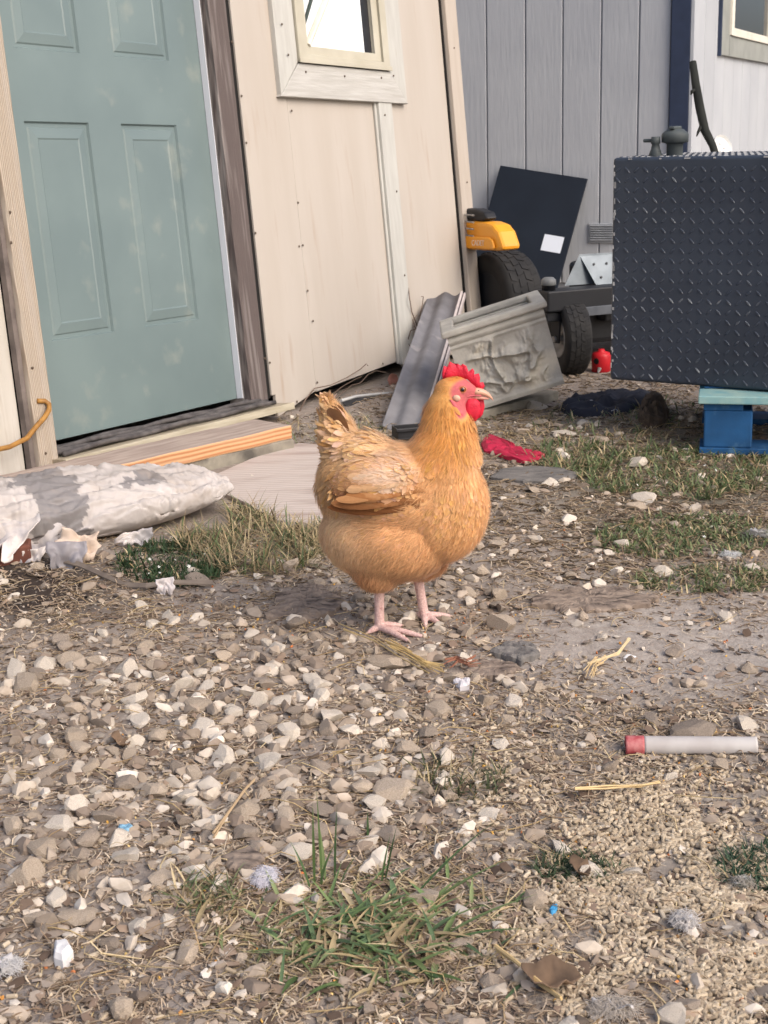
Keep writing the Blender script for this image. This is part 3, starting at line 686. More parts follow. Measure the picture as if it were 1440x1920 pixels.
vt = MB().lathe([(.0, .052), (.012, .052), (.013, .034), (.010, .032), (.012, .02), (.017, .008), (.017, -.004)], 18).build('vent_fitting', mcap, tank, smooth=True); vt.location = (.092, .075, TH)
MB().tube([(-.012, 0, .042), (-.034, 0, .042)], .005, 8).build('nozzle', mcap, vt)
# pallet
pal = empty('pallet', loc=tuple(ground_at(1315, 851)), rz=math.radians(-14)); tag(pal, 'faded blue wooden pallet under the black tank', 'pallet')
M_blue = mat('blue_paint', S(36, 88, 136), S(28, 70, 110), scale=12, rough=.75, bump=.3, bscale=50, c3=S(70, 108, 140), s3=20, t3=(.6, .75))
M_teal = mat('worn_teal_paint', S(62, 128, 172), S(92, 150, 176), scale=14, rough=.75, c3=S(150, 176, 168), s3=14, t3=(.5, .7))
M_pale = mat('bare_teal_edge', S(150, 178, 170), S(116, 160, 166), scale=20, rough=.8)
for yb in (0, .40):
    MB().box(-.006, 1.1, yb - .006, yb + .115, .0, .018).build('bottom_board', M_blue, pal, bevel=.002)
    for xb in (0.004, .46, .95):
        MB().box(xb, xb + .125, yb, yb + .10, .018, .118).build('block', M_blue, pal, bevel=.004)
for xb in (.004, .46, .95): MB().box(xb - .002, xb + .10, .0, .52, .1185, .138).build('stringer_board', M_blue, pal, bevel=.002)
for k in range(4):
    yb = -.02 + k * .158; MB().box(-.012, 1.1, yb, yb + .115, .1385, .160).build('deck_board', M_pale if k == 0 else M_teal, pal, bevel=.003)
MB().box(.002, 1.08, .098, .128, .1605, .1645).build('deck_shim', M_blue, pal)

# --- branch and perforated plate behind the tank
def dpt(x, y, dep): d = ray(x, y); return Vector(CAM + d * dep / d[1])
br = empty('dead_branch', loc=tuple(dpt(1345, 560, 4.9))); br.location.z = 0; tag(br, 'dark dead branch standing behind the black tank', 'branch')
bb = Vector(br.location)
MB().tube([dpt(1366, 420, 4.80) - bb, dpt(1345, 300, 4.86) - bb, dpt(1336, 272, 4.88) - bb, dpt(1322, 245, 4.90) - bb, dpt(1313, 205, 4.92) - bb, dpt(1305, 160, 4.95) - bb, dpt(1299, 116, 4.98) - bb], [.013, .0125, .013, .015, .0155, .0145, .0125], 9).build('limb', mat('black_bark', S(48, 50, 46), S(34, 36, 34), scale=30, rough=.9, bump=.8, bscale=50, stretch=(1, 1, .3)), br, smooth=True)
MB().tube([dpt(1366, 420, 4.80) - bb, dpt(1372, 470, 4.78) - bb, dpt(1380, 600, 4.75) - bb, Vector((dpt(1384, 690, 4.7).x, 4.7, -.01)) - bb], [.013, .014, .016, .018], 8).build('lower_limb', bpy.data.materials['black_bark'], br, smooth=True)
MB().tube([dpt(1304, 168, 4.94) - bb, dpt(1297, 172, 4.93) - bb, dpt(1295, 178, 4.93) - bb], [.007, .006, .002], 6).build('stub', bpy.data.materials['black_bark'], br)
MB().tube([dpt(1314, 238, 4.90) - bb, dpt(1309, 248, 4.89) - bb, dpt(1306, 256, 4.89) - bb], [.007, .005, .002], 6).build('stub', bpy.data.materials['black_bark'], br)
MB().tube([dpt(1324, 240, 4.90) - bb, dpt(1331, 252, 4.89) - bb], [.005, .002], 6).build('stub', bpy.data.materials['black_bark'], br)
pc = dpt(1350, 278, 5.05)
plate = MB().lathe([(0, 0), (.036, 0), (.042, .006), (.044, .012), (.044, .016), (.036, .008), (0, .006)], 28).build('perforated_disc', mat('white_enamel', S(226, 226, 222), rough=.4)); plate.location = pc; plate.rotation_euler = (math.radians(72), math.radians(12), .5)
plate['label'] = 'white perforated disc on a stake behind the tank'; plate['category'] = 'disc'
for k in range(9):
    a = k * .7; rr_ = .012 + .018 * ((k * 37) % 10) / 10
    MB().lathe([(0, .0003), (.003, .0001)], 8).build('hole', M_dark, plate).location = (rr_ * math.cos(a), rr_ * math.sin(a), .0068)
MB().tube([(0, .0, -.002), (.0, -.0, -.02)], .006, 6).build('hub', M_dark, plate)
MB().tube([plate.matrix_basis.inverted() @ Vector((pc.x, pc.y + .02, pc.z)), plate.matrix_basis.inverted() @ Vector((pc.x + .01, pc.y + .03, -.01))], .007, 6).build('stake', bpy.data.materials['black_bark'], plate)

# --- black board leaning on the house
cA, cB = HOUSE_M @ Vector((-.985, -.055, .70)), None
bpn = np.array(E2)
def hp(x, y, off): return Vector(on_plane(x, y, HK - off * E2, E2))
c1_, c2_ = hp(938, 310, .03), hp(1102, 335, .03)
c3_ = hp(1050, 545, .26)
ex_ = (c2_ - c1_); BW = ex_.length; ex_.normalize(); dn = c3_ - c2_; dn -= ex_ * dn.dot(ex_); dn.normalize(); bn_ = ex_.cross(dn)
hgt_b = c1_.z / -dn.z * .93
bm_ = Matrix([[ex_.x, bn_.x, -dn.x, c1_.x], [ex_.y, bn_.y, -dn.y, c1_.y], [ex_.z, bn_.z, -dn.z, c1_.z], [0, 0, 0, 1]])
bbd = MB().box(0, BW, 0, .008, -hgt_b, 0).build('black_board', mat('black_hardboard', S(30, 37, 47), S(25, 31, 40), scale=4, rough=.5, c3=S(120, 122, 122), s3=70, t3=(.74, .78)), bevel=.002); bbd.matrix_world = bm_
tag(bbd, 'black rectangular board leaning against the grey house wall', 'board')
lx = hp(1024, 442, .13); li = bm_.inverted() @ lx; sgn = -1 if (bm_.inverted() @ Vector(CAM)).y < 0 else 1
yb_ = -.0015 if sgn < 0 else .0095
MB().box(li.x - .0, li.x + .105, min(yb_, yb_ + .001), max(yb_, yb_ + .001), li.z - .085, li.z).build('sticker', mat('white_label', S(214, 220, 228), rough=.6), bbd)

# ================================================================== RIDING MOWER
MF = np.array([.43, -.903]); MF /= np.linalg.norm(MF); MY = np.array([-MF[1], MF[0]]); MO = ground_at(1066, 703)
MOW_M = Matrix([[MF[0], MY[0], 0, MO[0]], [MF[1], MY[1], 0, MO[1]], [0, 0, 1, 0], [0, 0, 0, 1]])     # x forward, y away from the near side
mower = empty('riding_mower', matrix=MOW_M); tag(mower, 'yellow and black riding mower parked behind the shed corner', 'mower')
M_tyre = mat('tyre_rubber', (.018, .018, .019), (.028, .027, .026), scale=20, rough=.8)
M_mblk = mat('mower_black', (.014, .015, .018), (.02, .021, .024), scale=10, rough=.5)
M_yel = mat('mower_yellow', S(232, 160, 40), S(226, 150, 34), scale=6, rough=.38, spec=.5)
M_steel = mat('wheel_steel', S(150, 148, 146), S(112, 110, 108), scale=20, rough=.5, metal=.3)
def wheel(name, R, Wd, rimR, c, par, nblk, rows):
    w = empty(name, parent=par); w.location = c; w.rotation_euler = (math.pi / 2, 0, 0)      # axis along local y
    h = Wd / 2
    MB().lathe([(rimR, -h * .8), (R * .80, -h), (R * .93, -h * .92), (R * .975, -h * .7), (R * .985, 0), (R * .975, h * .7), (R * .93, h * .92), (R * .80, h), (rimR, h * .8)], 48).build('tyre', M_tyre, w, smooth=True)
    bl = MB()
    for k in range(nblk):
        for r_ in range(rows):
            a = 2 * math.pi * (k + .5 * (r_ % 2)) / nblk; z = -h * .78 + (2 * h * .78) * (r_ + .5) / rows; da = 2 * math.pi / nblk * .36; dz = h * .78 / rows * .82; sl = .25 * da * (1 if r_ % 2 else -1)
            rr0, rr1 = R * .955, R * (1.0 if 0 < r_ < rows - 1 else .985)
            V = [((rr_) * math.cos(a + s * da + t * sl), rr_ * math.sin(a + s * da + t * sl), z + t * dz) for rr_ in (rr0, rr1) for s in (-1, 1) for t in (-1, 1)]
            bl.add(V, [(0, 1, 3, 2), (4, 6, 7, 5), (0, 4, 5, 1), (2, 3, 7, 6), (0, 2, 6, 4), (1, 5, 7, 3)])
    tag(bl.build('tread_blocks', M_tyre, w), kind='stuff')
    MB().lathe([(rimR, -h * .8), (rimR * 1.02, h * .82), (rimR * .95, h * .85), (rimR * .85, h * .55), (rimR * .45, h * .35), (rimR * .3, h * .6), (0, h * .62)], 32).build('rim', M_steel, w, smooth=True)
    MB().lathe([(rimR * .94, -h * .5), (0, -h * .45)], 32).build('rim_back', M_steel, w, smooth=True)
    MB().lathe([(rimR * .16, h * .5), (rimR * .16, h * .75), (0, h * .78)], 12).build('hub', M_mblk, w)
    return w
rw = wheel('rear_wheel', .20, .16, .09, (-.60, .085, .20), mower, 26, 4)
fw_ = wheel('caster_wheel', .134, .095, .068, (0, .0, .134), mower, 24, 4); fw_.rotation_euler = (math.pi / 2, 0, math.radians(-14))
MB().lathe([(.185, .07), (.0, .072)], 30).build('wheel_cover', M_mblk, rw)
# fender
fp = [(-1.05, .395), (-.40, .418), (-.355, .424), (-.36, .445), (-.39, .488), (-.43, .512), (-.48, .520), (-1.05, .512)]
MB().prism(fp, 1, -.06, .02).build('fender', M_yel, mower, bevel=.012)
fpan = MB().prism([(-1.04, .400), (-.405, .424), (-.400, .428), (-.415, .458), (-.44, .466), (-1.04, .456)], 1, -.072, -.0605).build('fender_panel', M_yel, mower, bevel=.005)
fc = bpy.data.curves.new('lettering', 'FONT'); fc.body = 'CADET'; fc.size = .030; fc.extrude = .0008
fo = bpy.data.objects.new('lettering', fc); COL.objects.link(fo); dg = bpy.context.evaluated_depsgraph_get(); fme = bpy.data.meshes.new_from_object(fo.evaluated_get(dg)); bpy.data.objects.remove(fo)
link('lettering', fme, mat('pale_lettering', S(236, 214, 190), rough=.5), fpan, loc=(-.565, -.0732, .430), rot=(math.pi / 2, math.radians(-2), 0))
MB().prism([(-.95, .521), (-.52, .521), (-.49, .532), (-.51, .555), (-.58, .566), (-.95, .56)], 1, -.05, .0).build('seat_edge', M_mblk, mower, bevel=.008)
for k in range(4): MB().tube([(-.64, -.068, .545 - .026 * k), (-.555, -.068, .543 - .026 * k)], .0035, 6).build('spring', mat('chrome', S(210, 210, 210), rough=.25, metal=.9), mower)
MB().box(-1.0, -.70, -.03, .02, .10, .40).build('side_frame', M_mblk, mower, bevel=.006)
MB().box(-1.0, -.05, .19, .28, .17, .232).build('frame_rail', M_mblk, mower, bevel=.006)
MB().box(-.52, -.10, .10, .95, .085, .21).build('cutting_deck', M_mblk, mower, bevel=.02)
MB().box(-.70, -.50, .45, .95, .2, .33).build('engine_shroud', M_mblk, mower, bevel=.02)
MB().box(-.045, .045, -.115, .75, .235, .308).build('front_beam', M_mblk, mower, bevel=.006)
MB().box(.046, .054, .0, .20, .212, .244).build('foot_step', mat('grey_step', S(96, 100, 106), S(80, 84, 90), scale=20, rough=.5), mower, bevel=.002)
pv = MB().lathe([(.0, .352), (.016, .350), (.024, .342), (.0255, .325), (.024, .3245), (.024, .20), (0, .20)], 20).build('pivot_post', M_mblk, mower, smooth=True); pv.location = (0, -.085, 0)
pcp = MB().lathe([(.0, .354), (.017, .352), (.0255, .344), (.027, .326), (.0262, .3255)], 20).build('post_cap', mat('cap_plastic', S(110, 112, 112), rough=.5), pv, smooth=True)
for yy in (-.058, .05): MB().prism([(-.022, .12), (.022, .12), (.03, .21), (.02, .235), (-.03, .235)], 1, yy, yy + .008).build('fork_plate', M_mblk, mower, bevel=.002)
MB().box(-.03, .03, -.11, .058, .2, .233).build('fork_bridge', M_mblk, mower, bevel=.004)
MB().tube([(0, -.066, .134), (0, .064, .134)], .011, 8).build('axle_bolt', M_steel, mower)
MB().tube([(-.74, -.04, .14), (-.735, -.05, .19), (-.75, -.05, .23)], .007, 6).build('lever', M_tape, mower)
# bent sheet on the front beam
bs = empty('bent_metal_sheet'); tag(bs, 'folded galvanised metal sheet resting on the mower front', 'metal sheet')
pa_, pb_, pc_ = dpt(1058, 521, 5.0), dpt(1086, 477, 5.04), dpt(1118, 521, 5.0)
bs.location = ((pa_ + pc_) / 2).x, ((pa_ + pc_) / 2).y, .3085
A_, B_, C_ = (Vector((p.x - bs.location.x, p.y - bs.location.y, p.z - bs.location.z)) for p in (pa_, pb_, pc_))
A_.z = C_.z = .0; ext = Vector((.27, .10, .0)); th = Vector((.003, 0, 0))
M_galv = mat('galvanised', S(122, 130, 136), S(100, 108, 114), scale=14, rough=.45, metal=.35, c3=S(160, 166, 168), s3=8, t3=(.6, .75))
m = MB()
for (p, q_) in ((A_, B_), (B_, C_)):
    n3 = (q_ - p).cross(ext).normalized() * .0025
    V = [p, q_, q_ + ext, p + ext]; V = V + [x - n3 for x in V]
    m.add(V, [(0, 1, 2, 3), (7, 6, 5, 4), (0, 4, 5, 1), (1, 5, 6, 2), (2, 6, 7, 3), (3, 7, 4, 0)])
m.build('folded_sheet', M_galv, bs)
n3 = (C_ - B_).cross(ext).normalized(); n3 = n3 if n3.z > 0 else -n3
for k in range(6):
    s, t_ = (.12, .3, .5)[k % 3], (.35, .78)[k // 3]; p = B_.lerp(C_, t_) + ext * s
    MB().tube([p, p + n3 * .004], .0045, 6).build('bolt', M_mblk, bs)
# red plastic canister lid peeping out by the tank
rc = G(1127, 697); red = empty('red_canister', loc=(rc.x, rc.y, -.002)); tag(red, 'small red plastic canister between mower wheel and black tank', 'canister')
M_red = mat('red_plastic', S(196, 36, 44), S(176, 28, 38), scale=20, rough=.4)
MB().lathe([(0, 0), (.028, .0), (.034, .006), (.035, .06), (.03, .072), (.012, .078), (.012, .085), (0, .085)], 24).build('canister_body', M_red, red, smooth=True)
MB().lathe([(0, .002), (.009, .002), (.011, 0)], 14).build('spout_hole', M_dark, red, loc=(-.022, -.0275, .045), rot=(math.radians(90), 0, math.radians(-38)))
MB().tube([(-.012, -.038, .022), (-.018, -.046, .006)], [.008, .004], 8).build('nozzle', M_steel, red)

# ================================================================== LOOSE THINGS ON THE GROUND
def polar_sheet(name, pts, m_, amp=.0, freq=20, top=.01, seed=0, rings=10, nang=72, thick=True, edge=.0, dome=0, smooth=False, rough_edge=0.0):
    """sheet with a photographed outline pts (pixels) laid on the ground; real thickness"""
    P = np.array([[*G(*q_)][:2] for q_ in pts]); c = P.mean(0); Q = P - c; r = np.random.RandomState(seed)
    ang = np.linspace(0, 2 * np.pi, nang, endpoint=False); R = []
    for a in ang:
        d = np.array([math.cos(a), math.sin(a)]); best = 0
        for i in range(len(Q)):
            p, q_ = Q[i], Q[(i + 1) % len(Q)]; e = q_ - p; den = d[0] * e[1] - d[1] * e[0]
            if abs(den) < 1e-12: continue
            t = (p[0] * e[1] - p[1] * e[0]) / den; s = (p[0] * d[1] - p[1] * d[0]) / den
            if t > 0 and -1e-6 <= s <= 1 + 1e-6: best = max(best, t)
        R.append(best)
    _q = np.stack([np.cos(ang) * 3.1 + seed, np.sin(ang) * 3.1, ang * 0], -1); R = np.array(R) * (1 + rough_edge * (1.6 * vnoise(_q) + 1.0 * vnoise(_q * 3.3)))
    V = [(0, 0)]
    for k in range(1, rings + 1): V += [(R[i] * math.cos(ang[i]) * k / rings, R[i] * math.sin(ang[i]) * k / rings) for i in range(nang)]
    V = np.array(V); rad = np.concatenate([[0]] + [[k / rings] * nang for k in range(1, rings + 1)])
    q3 = np.stack([V[:, 0] * freq, V[:, 1] * freq, V[:, 0] * 0 + seed], -1)
    z = top + amp * fbm(q3, 4) + amp * .8 * (1 - np.abs(vnoise(q3 * 1.6 + 5))) ** 3 + dome * (1 - rad ** 2)
    z = np.where(rad > .99, z - edge, z); z = z - np.where(rad > .99, .35 * top, np.where(rad > .99 - 1.0 / rings, .08 * top, 0)); z = np.maximum(z, .001)
    nV = len(V); VV3 = np.concatenate([np.c_[V, z]])
    F = [(0, 1 + i, 1 + (i + 1) % nang) for i in range(nang)]
    for k in range(rings - 1):
        a, b_ = 1 + k * nang, 1 + (k + 1) * nang
        for i in range(nang): F.append((a + i, b_ + i, b_ + (i + 1) % nang)); F.append((a + i, b_ + (i + 1) % nang, a + (i + 1) % nang))
    o = len(VV3); last = 1 + (rings - 1) * nang
    VV3 = np.concatenate([VV3, np.c_[V[last:], np.full(nang, -.004)]])
    for i in range(nang): F.append((last + i, o + i, o + (i + 1) % nang)); F.append((last + i, o + (i + 1) % nang, last + (i + 1) % nang))
    ob = link(name, np_mesh(name, VV3, F, smooth=smooth), m_); ob.location = (c[0], c[1], float(hgt(c[0], c[1])))
    return ob
M_slate = mat('grey_slate', S(124, 119, 114), S(98, 95, 92), scale=22, rough=.85, bump=1.0, bscale=40, stretch=(1, 3.5, 1))
M_shale = mat('brown_shale', S(146, 131, 117), S(112, 99, 89), scale=22, rough=.92, bump=1.0, bscale=40, stretch=(1, 3.5, 1), c3=S(84, 74, 67), s3=26, t3=(.58, .66))
o = polar_sheet('slate_flag', [(922, 902), (940, 886), (1000, 880), (1060, 886), (1086, 898), (1060, 908), (980, 910)], M_slate, .0015, 20, .012, 2, rough_edge=.02); tag(o, 'flat dark grey slate flag beside the red cloth', 'slate')
o = polar_sheet('shale_stone', [(1000, 1142), (1030, 1122), (1090, 1112), (1160, 1116), (1225, 1128), (1210, 1142), (1120, 1158), (1060, 1156)], M_shale, .0025, 60, .011, 5, rough_edge=.10, nang=96, rings=14); tag(o, 'long flaky brown shale slab at the edge of the dry mud', 'shale')
o = polar_sheet('shale_stone', [(925, 1236), (950, 1216), (1000, 1222), (1010, 1242), (975, 1252)], M_slate, .0022, 70, .011, 7, rough_edge=.12); tag(o, 'small blue grey shale flake below the hen', 'shale')
o = polar_sheet('shale_stone', [(872, 1262), (905, 1244), (975, 1250), (985, 1262), (920, 1276)], M_shale, .0022, 70, .008, 9, rough_edge=.12); tag(o, 'thin brown shale flake under the blue grey one', 'shale')
o = polar_sheet('shale_stone', [(415, 1620), (470, 1600), (500, 1625), (470, 1650), (430, 1645)], M_shale, .003, 30, .010, 12, rough_edge=.06); tag(o, 'dark crumbling shale flake beside the white down feather', 'shale')
o = polar_sheet('shale_stone', [(520, 1120), (590, 1100), (650, 1130), (600, 1165), (500, 1160)], M_shale, .004, 60, .008, 15, rough_edge=.12); tag(o, 'low weathered shale lump left of the hen feet', 'shale')
o = polar_sheet('red_cloth', [(902, 838), (911, 817), (936, 826), (962, 840), (990, 853), (1024, 857), (1008, 866), (984, 871), (956, 865), (932, 857), (908, 850)], mat('red_fabric', S(184, 38, 70), S(166, 28, 60), scale=12, rough=.7), .005, 40, .008, 3, smooth=False, edge=.004, nang=36, rings=6); tag(o, 'crumpled crimson cloth on the ground beyond the hen', 'cloth')
o = polar_sheet('black_cloth', [(1045, 768), (1075, 750), (1120, 752), (1165, 738), (1232, 742), (1226, 760), (1180, 776), (1110, 782), (1060, 780)], mat('black_fabric', S(44, 45, 54), S(32, 33, 42), scale=10, rough=.8, c3=S(190, 190, 192), s3=24, t3=(.70, .72)), .016, 18, .016, 4, smooth=True, edge=.015); tag(o, 'black printed garment crumpled on the ground before the tank', 'cloth')
o = polar_sheet('soil_clod', [(1196, 790), (1205, 760), (1240, 758), (1255, 785), (1240, 802), (1210, 804)], mat('brown_clod', S(96, 82, 70), S(70, 60, 52), scale=40, rough=.95, bump=.8, bscale=60), .012, 40, .02, 8, dome=.03); tag(o, 'dark brown clod of matted soil beneath the tank edge', 'clod')
# split plastic pipe with a red end
pA, pB = G(1172, 1408), G(1418, 1410); d_ = (pB - pA); Lq = d_.length; d_.normalize()
pipe = empty('split_pipe', loc=(pA.x, pA.y, gz(pA) + .0110)); pipe.rotation_euler = (0, 0, math.atan2(d_.y, d_.x)); tag(pipe, 'cracked white plastic pipe with a red painted end', 'pipe')
def pipe_piece(x0, x1, nx_, jag, seed):
    r = np.random.RandomState(seed); na = 26; V = []; 
    for i in range(nx_ + 1):
        x = x0 + (x1 - x0) * i / nx_; lo = -.75 + jag * .45 * float(vnoise(np.array([x * 70, 0.3, seed]))) + (jag * 2.4 * max(0, (x / Lq - .62)) ** 1.1); hi = math.pi + .9
        for j in range(na + 1):
            a = lo + (hi - lo) * j / na - math.pi / 2 + .5 + math.pi / 2 - .5
            aa = math.pi - a - .0
            V.append((x, .0115 * math.cos(a) * -1, .0118 * math.sin(a)))
    F = [(i * (na + 1) + j, i * (na + 1) + j + 1, (i + 1) * (na + 1) + j + 1, (i + 1) * (na + 1) + j) for i in range(nx_) for j in range(na)]
    return np_mesh('pipe_wall', V, F, smooth=True)
M_pvc = mat('white_pvc', S(186, 182, 178), S(172, 166, 162), scale=30, rough=.5, c3=S(160, 148, 136), s3=60, t3=(.68, .76))
o = link('pipe_wall', pipe_piece(.026, Lq, 44, .6, 3), M_pvc, pipe); o.modifiers.new('s', 'SOLIDIFY').thickness = .0016
o = link('red_end', pipe_piece(0, .0258, 8, .1, 5), mat('red_paint', S(160, 64, 70), S(186, 120, 118), scale=90, rough=.6), pipe); o.modifiers.new('s', 'SOLIDIFY').thickness = .002
for (xx, w) in ((.078, .0012), (.128, .0018)):
    MB().tube([(xx + .002 * math.sin(3 * a), -.0117 * math.cos(a), .0120 * math.sin(a)) for a in np.linspace(-.8, .45, 9)], w * .5, 5).build('crack', mat('crack_brown', S(110, 92, 80)), pipe)

# ================================================================== STONES
def ico(sub):
    bm = bmesh.new(); bmesh.ops.create_icosphere(bm, subdivisions=sub, radius=1); V = np.array([v.co[:] for v in bm.verts]); F = np.array([[v.index for v in f.verts] for f in bm.faces]); bm.free(); return V, F
IC1, IC2, IC3 = ico(1), ico(2), ico(3)
def rock(seed, base, cuts=11, noise=.05, lo=.36, hi=.82):
    r = np.random.RandomState(seed); V, F = base; V = V.copy()
    for k in range(cuts):
        n = r.randn(3); n /= np.linalg.norm(n); d = r.uniform(lo, hi); ex_ = V @ n - d
        V = V - np.clip(ex_, 0, None)[:, None] * n
    V = V * (1 + noise * fbm(V * 1.7 + seed, 3)[:, None])
    return V / np.abs(V).max(0), F
M_stone = [mat('pale_limestone', S(208, 198, 184), S(190, 178, 162), scale=30, rough=.9, bump=.5, bscale=140, rand=.10, c3=S(160, 146, 130), s3=40, t3=(.58, .72)),
           mat('tan_limestone', S(188, 172, 153), S(164, 148, 130), scale=30, rough=.92, bump=.6, bscale=140, rand=.14, c3=S(196, 184, 168), s3=40, t3=(.6, .72)),
           mat('grey_limestone', S(164, 150, 135), S(138, 125, 112), scale=30, rough=.92, bump=.6, bscale=140, rand=.14, c3=S(172, 160, 146), s3=40, t3=(.6, .72))]
SLAB = ['pale chalky limestone piece lying in the loose gravel', 'tan angular limestone piece lying in the loose gravel', 'grey brown angular stone lying in the loose gravel']
variants = []
for k in range(22):
    V, F = rock(100 + k, IC2, 9 + k % 5); row = []
    for mi in range(3):
        me_ = np_mesh('gravel_stone', V * .5, F, smooth=False); me_.materials.append(M_stone[mi]); row.append(me_)
    variants.append(row)
explicit = [(940, 1186, 66, 46, 1), (1250, 1080, 42, 24, 0), (500, 1455, 66, 42, 0), (716, 1440, 52, 28, 0), (735, 1505, 78, 40, 1), (556, 1622, 62, 40, 0), (455, 1548, 72, 50, 1), (488, 1512, 58, 42, 1),
 (375, 1665, 52, 30, 0), (398, 1650, 48, 34, 1), (255, 1752, 44, 42, 0), (222, 1918, 66, 58, 1), (345, 1805, 66, 40, 1), (112, 1580, 68, 44, 0), (150, 1538, 62, 46, 0), (42, 1668, 80, 60, 1), (102, 1700, 54, 38, 0), (22, 1570, 46, 36, 1),
 (75, 1612, 66, 40, 1), (140, 1655, 44, 42, 1), (165, 1600, 52, 40, 2), (225, 1600, 58, 38, 0), (232, 1272, 64, 38, 0), (130, 1250, 54, 30, 1), (345, 1292, 40, 28, 0), (372, 1338, 50, 28, 1), (250, 1342, 36, 20, 0), (262, 1368, 52, 26, 0), (378, 1384, 58, 34, 0),
 (335, 1372, 36, 24, 0), (252, 1412, 36, 34, 0), (300, 1398, 50, 30, 1), (140, 1400, 46, 44, 1), (415, 1440, 60, 40, 0), (110, 1430, 44, 28, 1), (720, 1408, 34, 26, 0), (622, 1366, 58, 40, 0), (578, 1372, 46, 36, 1), (655, 1384, 46, 24, 0), (545, 1390, 50, 44, 0), (605, 1300, 56, 32, 0),
 (478, 1330, 46, 42, 0), (462, 1312, 40, 30, 0), (1226, 1360, 44, 36, 2), (1306, 1388, 88, 46, 2), (1405, 1262, 46, 30, 1), (1146, 1446, 36, 36, 2), (1000, 1712, 66, 46, 1), (982, 1824, 40, 42, 1), (695, 1908, 40, 34, 2), (1186, 1648, 48, 20, 0), (822, 1346, 52, 36, 1), (842, 1506, 40, 30, 1),
 (910, 1325, 40, 32, 1), (874, 1246, 30, 36, 0), (770, 1424, 56, 32, 1), (678, 1496, 48, 30, 1), (542, 1518, 50, 34, 1), (540, 1076, 46, 36, 1), (440, 1480, 40, 30, 1), (530, 1555, 56, 36, 1), (290, 1505, 56, 40, 1), (305, 1600, 46, 36, 1), (345, 1560, 52, 30, 2), (60, 1735, 44, 28, 1), (75, 1760, 46, 30, 2),
 (190, 1690, 40, 30, 1), (200, 1780, 48, 26, 2), (100, 1850, 40, 36, 1), (500, 1215, 26, 24, 0), (645, 1210, 26, 24, 1), (875, 1200, 34, 24, 1), (905, 1218, 40, 24, 1), (730, 1260, 84, 38, 1), (790, 1250, 46, 38, 1), (690, 1300, 36, 20, 0), (590, 1105, 50, 30, 1), (420, 1240, 40, 30, 1), (380, 1250, 40, 28, 1),
 (250, 1300, 40, 24, 1), (40, 1300, 66, 40, 1), (30, 1270, 60, 36, 0), (85, 1255, 66, 36, 0), (180, 1310, 54, 22, 1), (120, 1330, 46, 28, 1), (1010, 1300, 40, 26, 1), (970, 1290, 44, 24, 2), (1095, 1170, 24, 22, 1), (1130, 1205, 24, 14, 0), (1310, 1292, 36, 18, 1), (1210, 945, 56, 24, 0), (1190, 960, 50, 18, 1), (1020, 960, 30, 16, 0),
 (1035, 915, 34, 18, 0), (1140, 1040, 22, 12, 0), (1290, 955, 36, 18, 1), (1195, 880, 60, 16, 0), (935, 1030, 36, 20, 1), (1005, 930, 36, 16, 1), (393, 905, 22, 14, 0), (470, 902, 26, 14, 0), (1010, 770, 44, 16, 0), (960, 760, 26, 36, 1), (1010, 800, 40, 14, 1), (1060, 820, 50, 14, 0), (985, 815, 34, 16, 1), (1100, 800, 40, 16, 0), (1130, 830, 40, 12, 1), (1055, 850, 30, 14, 0)]
placed = []
def put_stone(P, w, mi, seed, sink=.28, flat=None):
    r = np.random.RandomState(seed); sy = w * r.uniform(.65, 1.0); sz = w * (flat if flat else r.uniform(.42, .75))
    o = link('gravel_stone', variants[r.randint(22)][mi], None); o.scale = (w, sy, sz)
    o.rotation_euler = (r.uniform(-.25, .25), r.uniform(-.25, .25), r.uniform(0, 6.28)); o.location = (P[0], P[1], float(hgt(P[0], P[1])) + sz * (.5 - sink))
    tag(o, SLAB[mi], 'stone', ('pale', 'tan', 'grey brown')[mi] + ' stones of the loose gravel'); placed.append((P[0], P[1], w * .5))
keep_out = [(p[0], p[1], r_) for (p, r_) in [((-.014, 2.294), .035), ((.066, 2.357), .035), ((-.70, 3.05), .30)]]
cnt = 0
for (x, y, w, h, mi) in explicit:
    P = G(x, y); sc = FPX / ((np.array(P) - CAM) @ FW); wm = w / sc * 1.05; P = (P[0], P[1] + wm * .3)
    put_stone(P, wm, mi, cnt, flat=min(.85, max(.38, h / w * .95))); cnt += 1
def dens_stone(px, py):
    d = .95 * reg(px, py, 330, 1400, 480, 330) + .65 * reg(px, py, 620, 1180, 320, 130) + .28 * reg(px, py, 1100, 900, 480, 260) + .12 + .1 * reg(px, py, 150, 1800, 300, 150)
    d *= 1 - .85 * reg(px, py, 1250, 1220, 330, 110); d *= 1 - .8 * reg(px, py, 1250, 1650, 330, 270); d *= 1 - .8 * reg(px, py, 700, 1750, 260, 130)
    d *= 1 - .7 * reg(px, py, 300, 1130, 330, 60); d *= 1 - .75 * reg(px, py, 150, 1860, 420, 90)
    d *= np.clip(.25 + 1.5 * (.5 + .5 * vnoise(np.stack([px * .011, py * .017, px * 0 + 2.2], -1))) ** 1.5, 0, 1.3)
    return np.clip(d, 0, 1)
def sample_ground(n, dens, seed, ymin=1.12, ymax=4.9, spread=.34):
    r = np.random.RandomState(seed); out = []
    while sum(len(a) for a in out) < n:
        y = ymin * (ymax / ymin) ** r.rand(6 * n); x = (r.rand(6 * n) * 2 - 1) * spread * y
        P = np.stack([x, y, x * 0], -1); pxy = proj(P); k = r.rand(6 * n) < dens(pxy[:, 0], pxy[:, 1]); out.append(P[k])
    return np.concatenate(out)[:n]
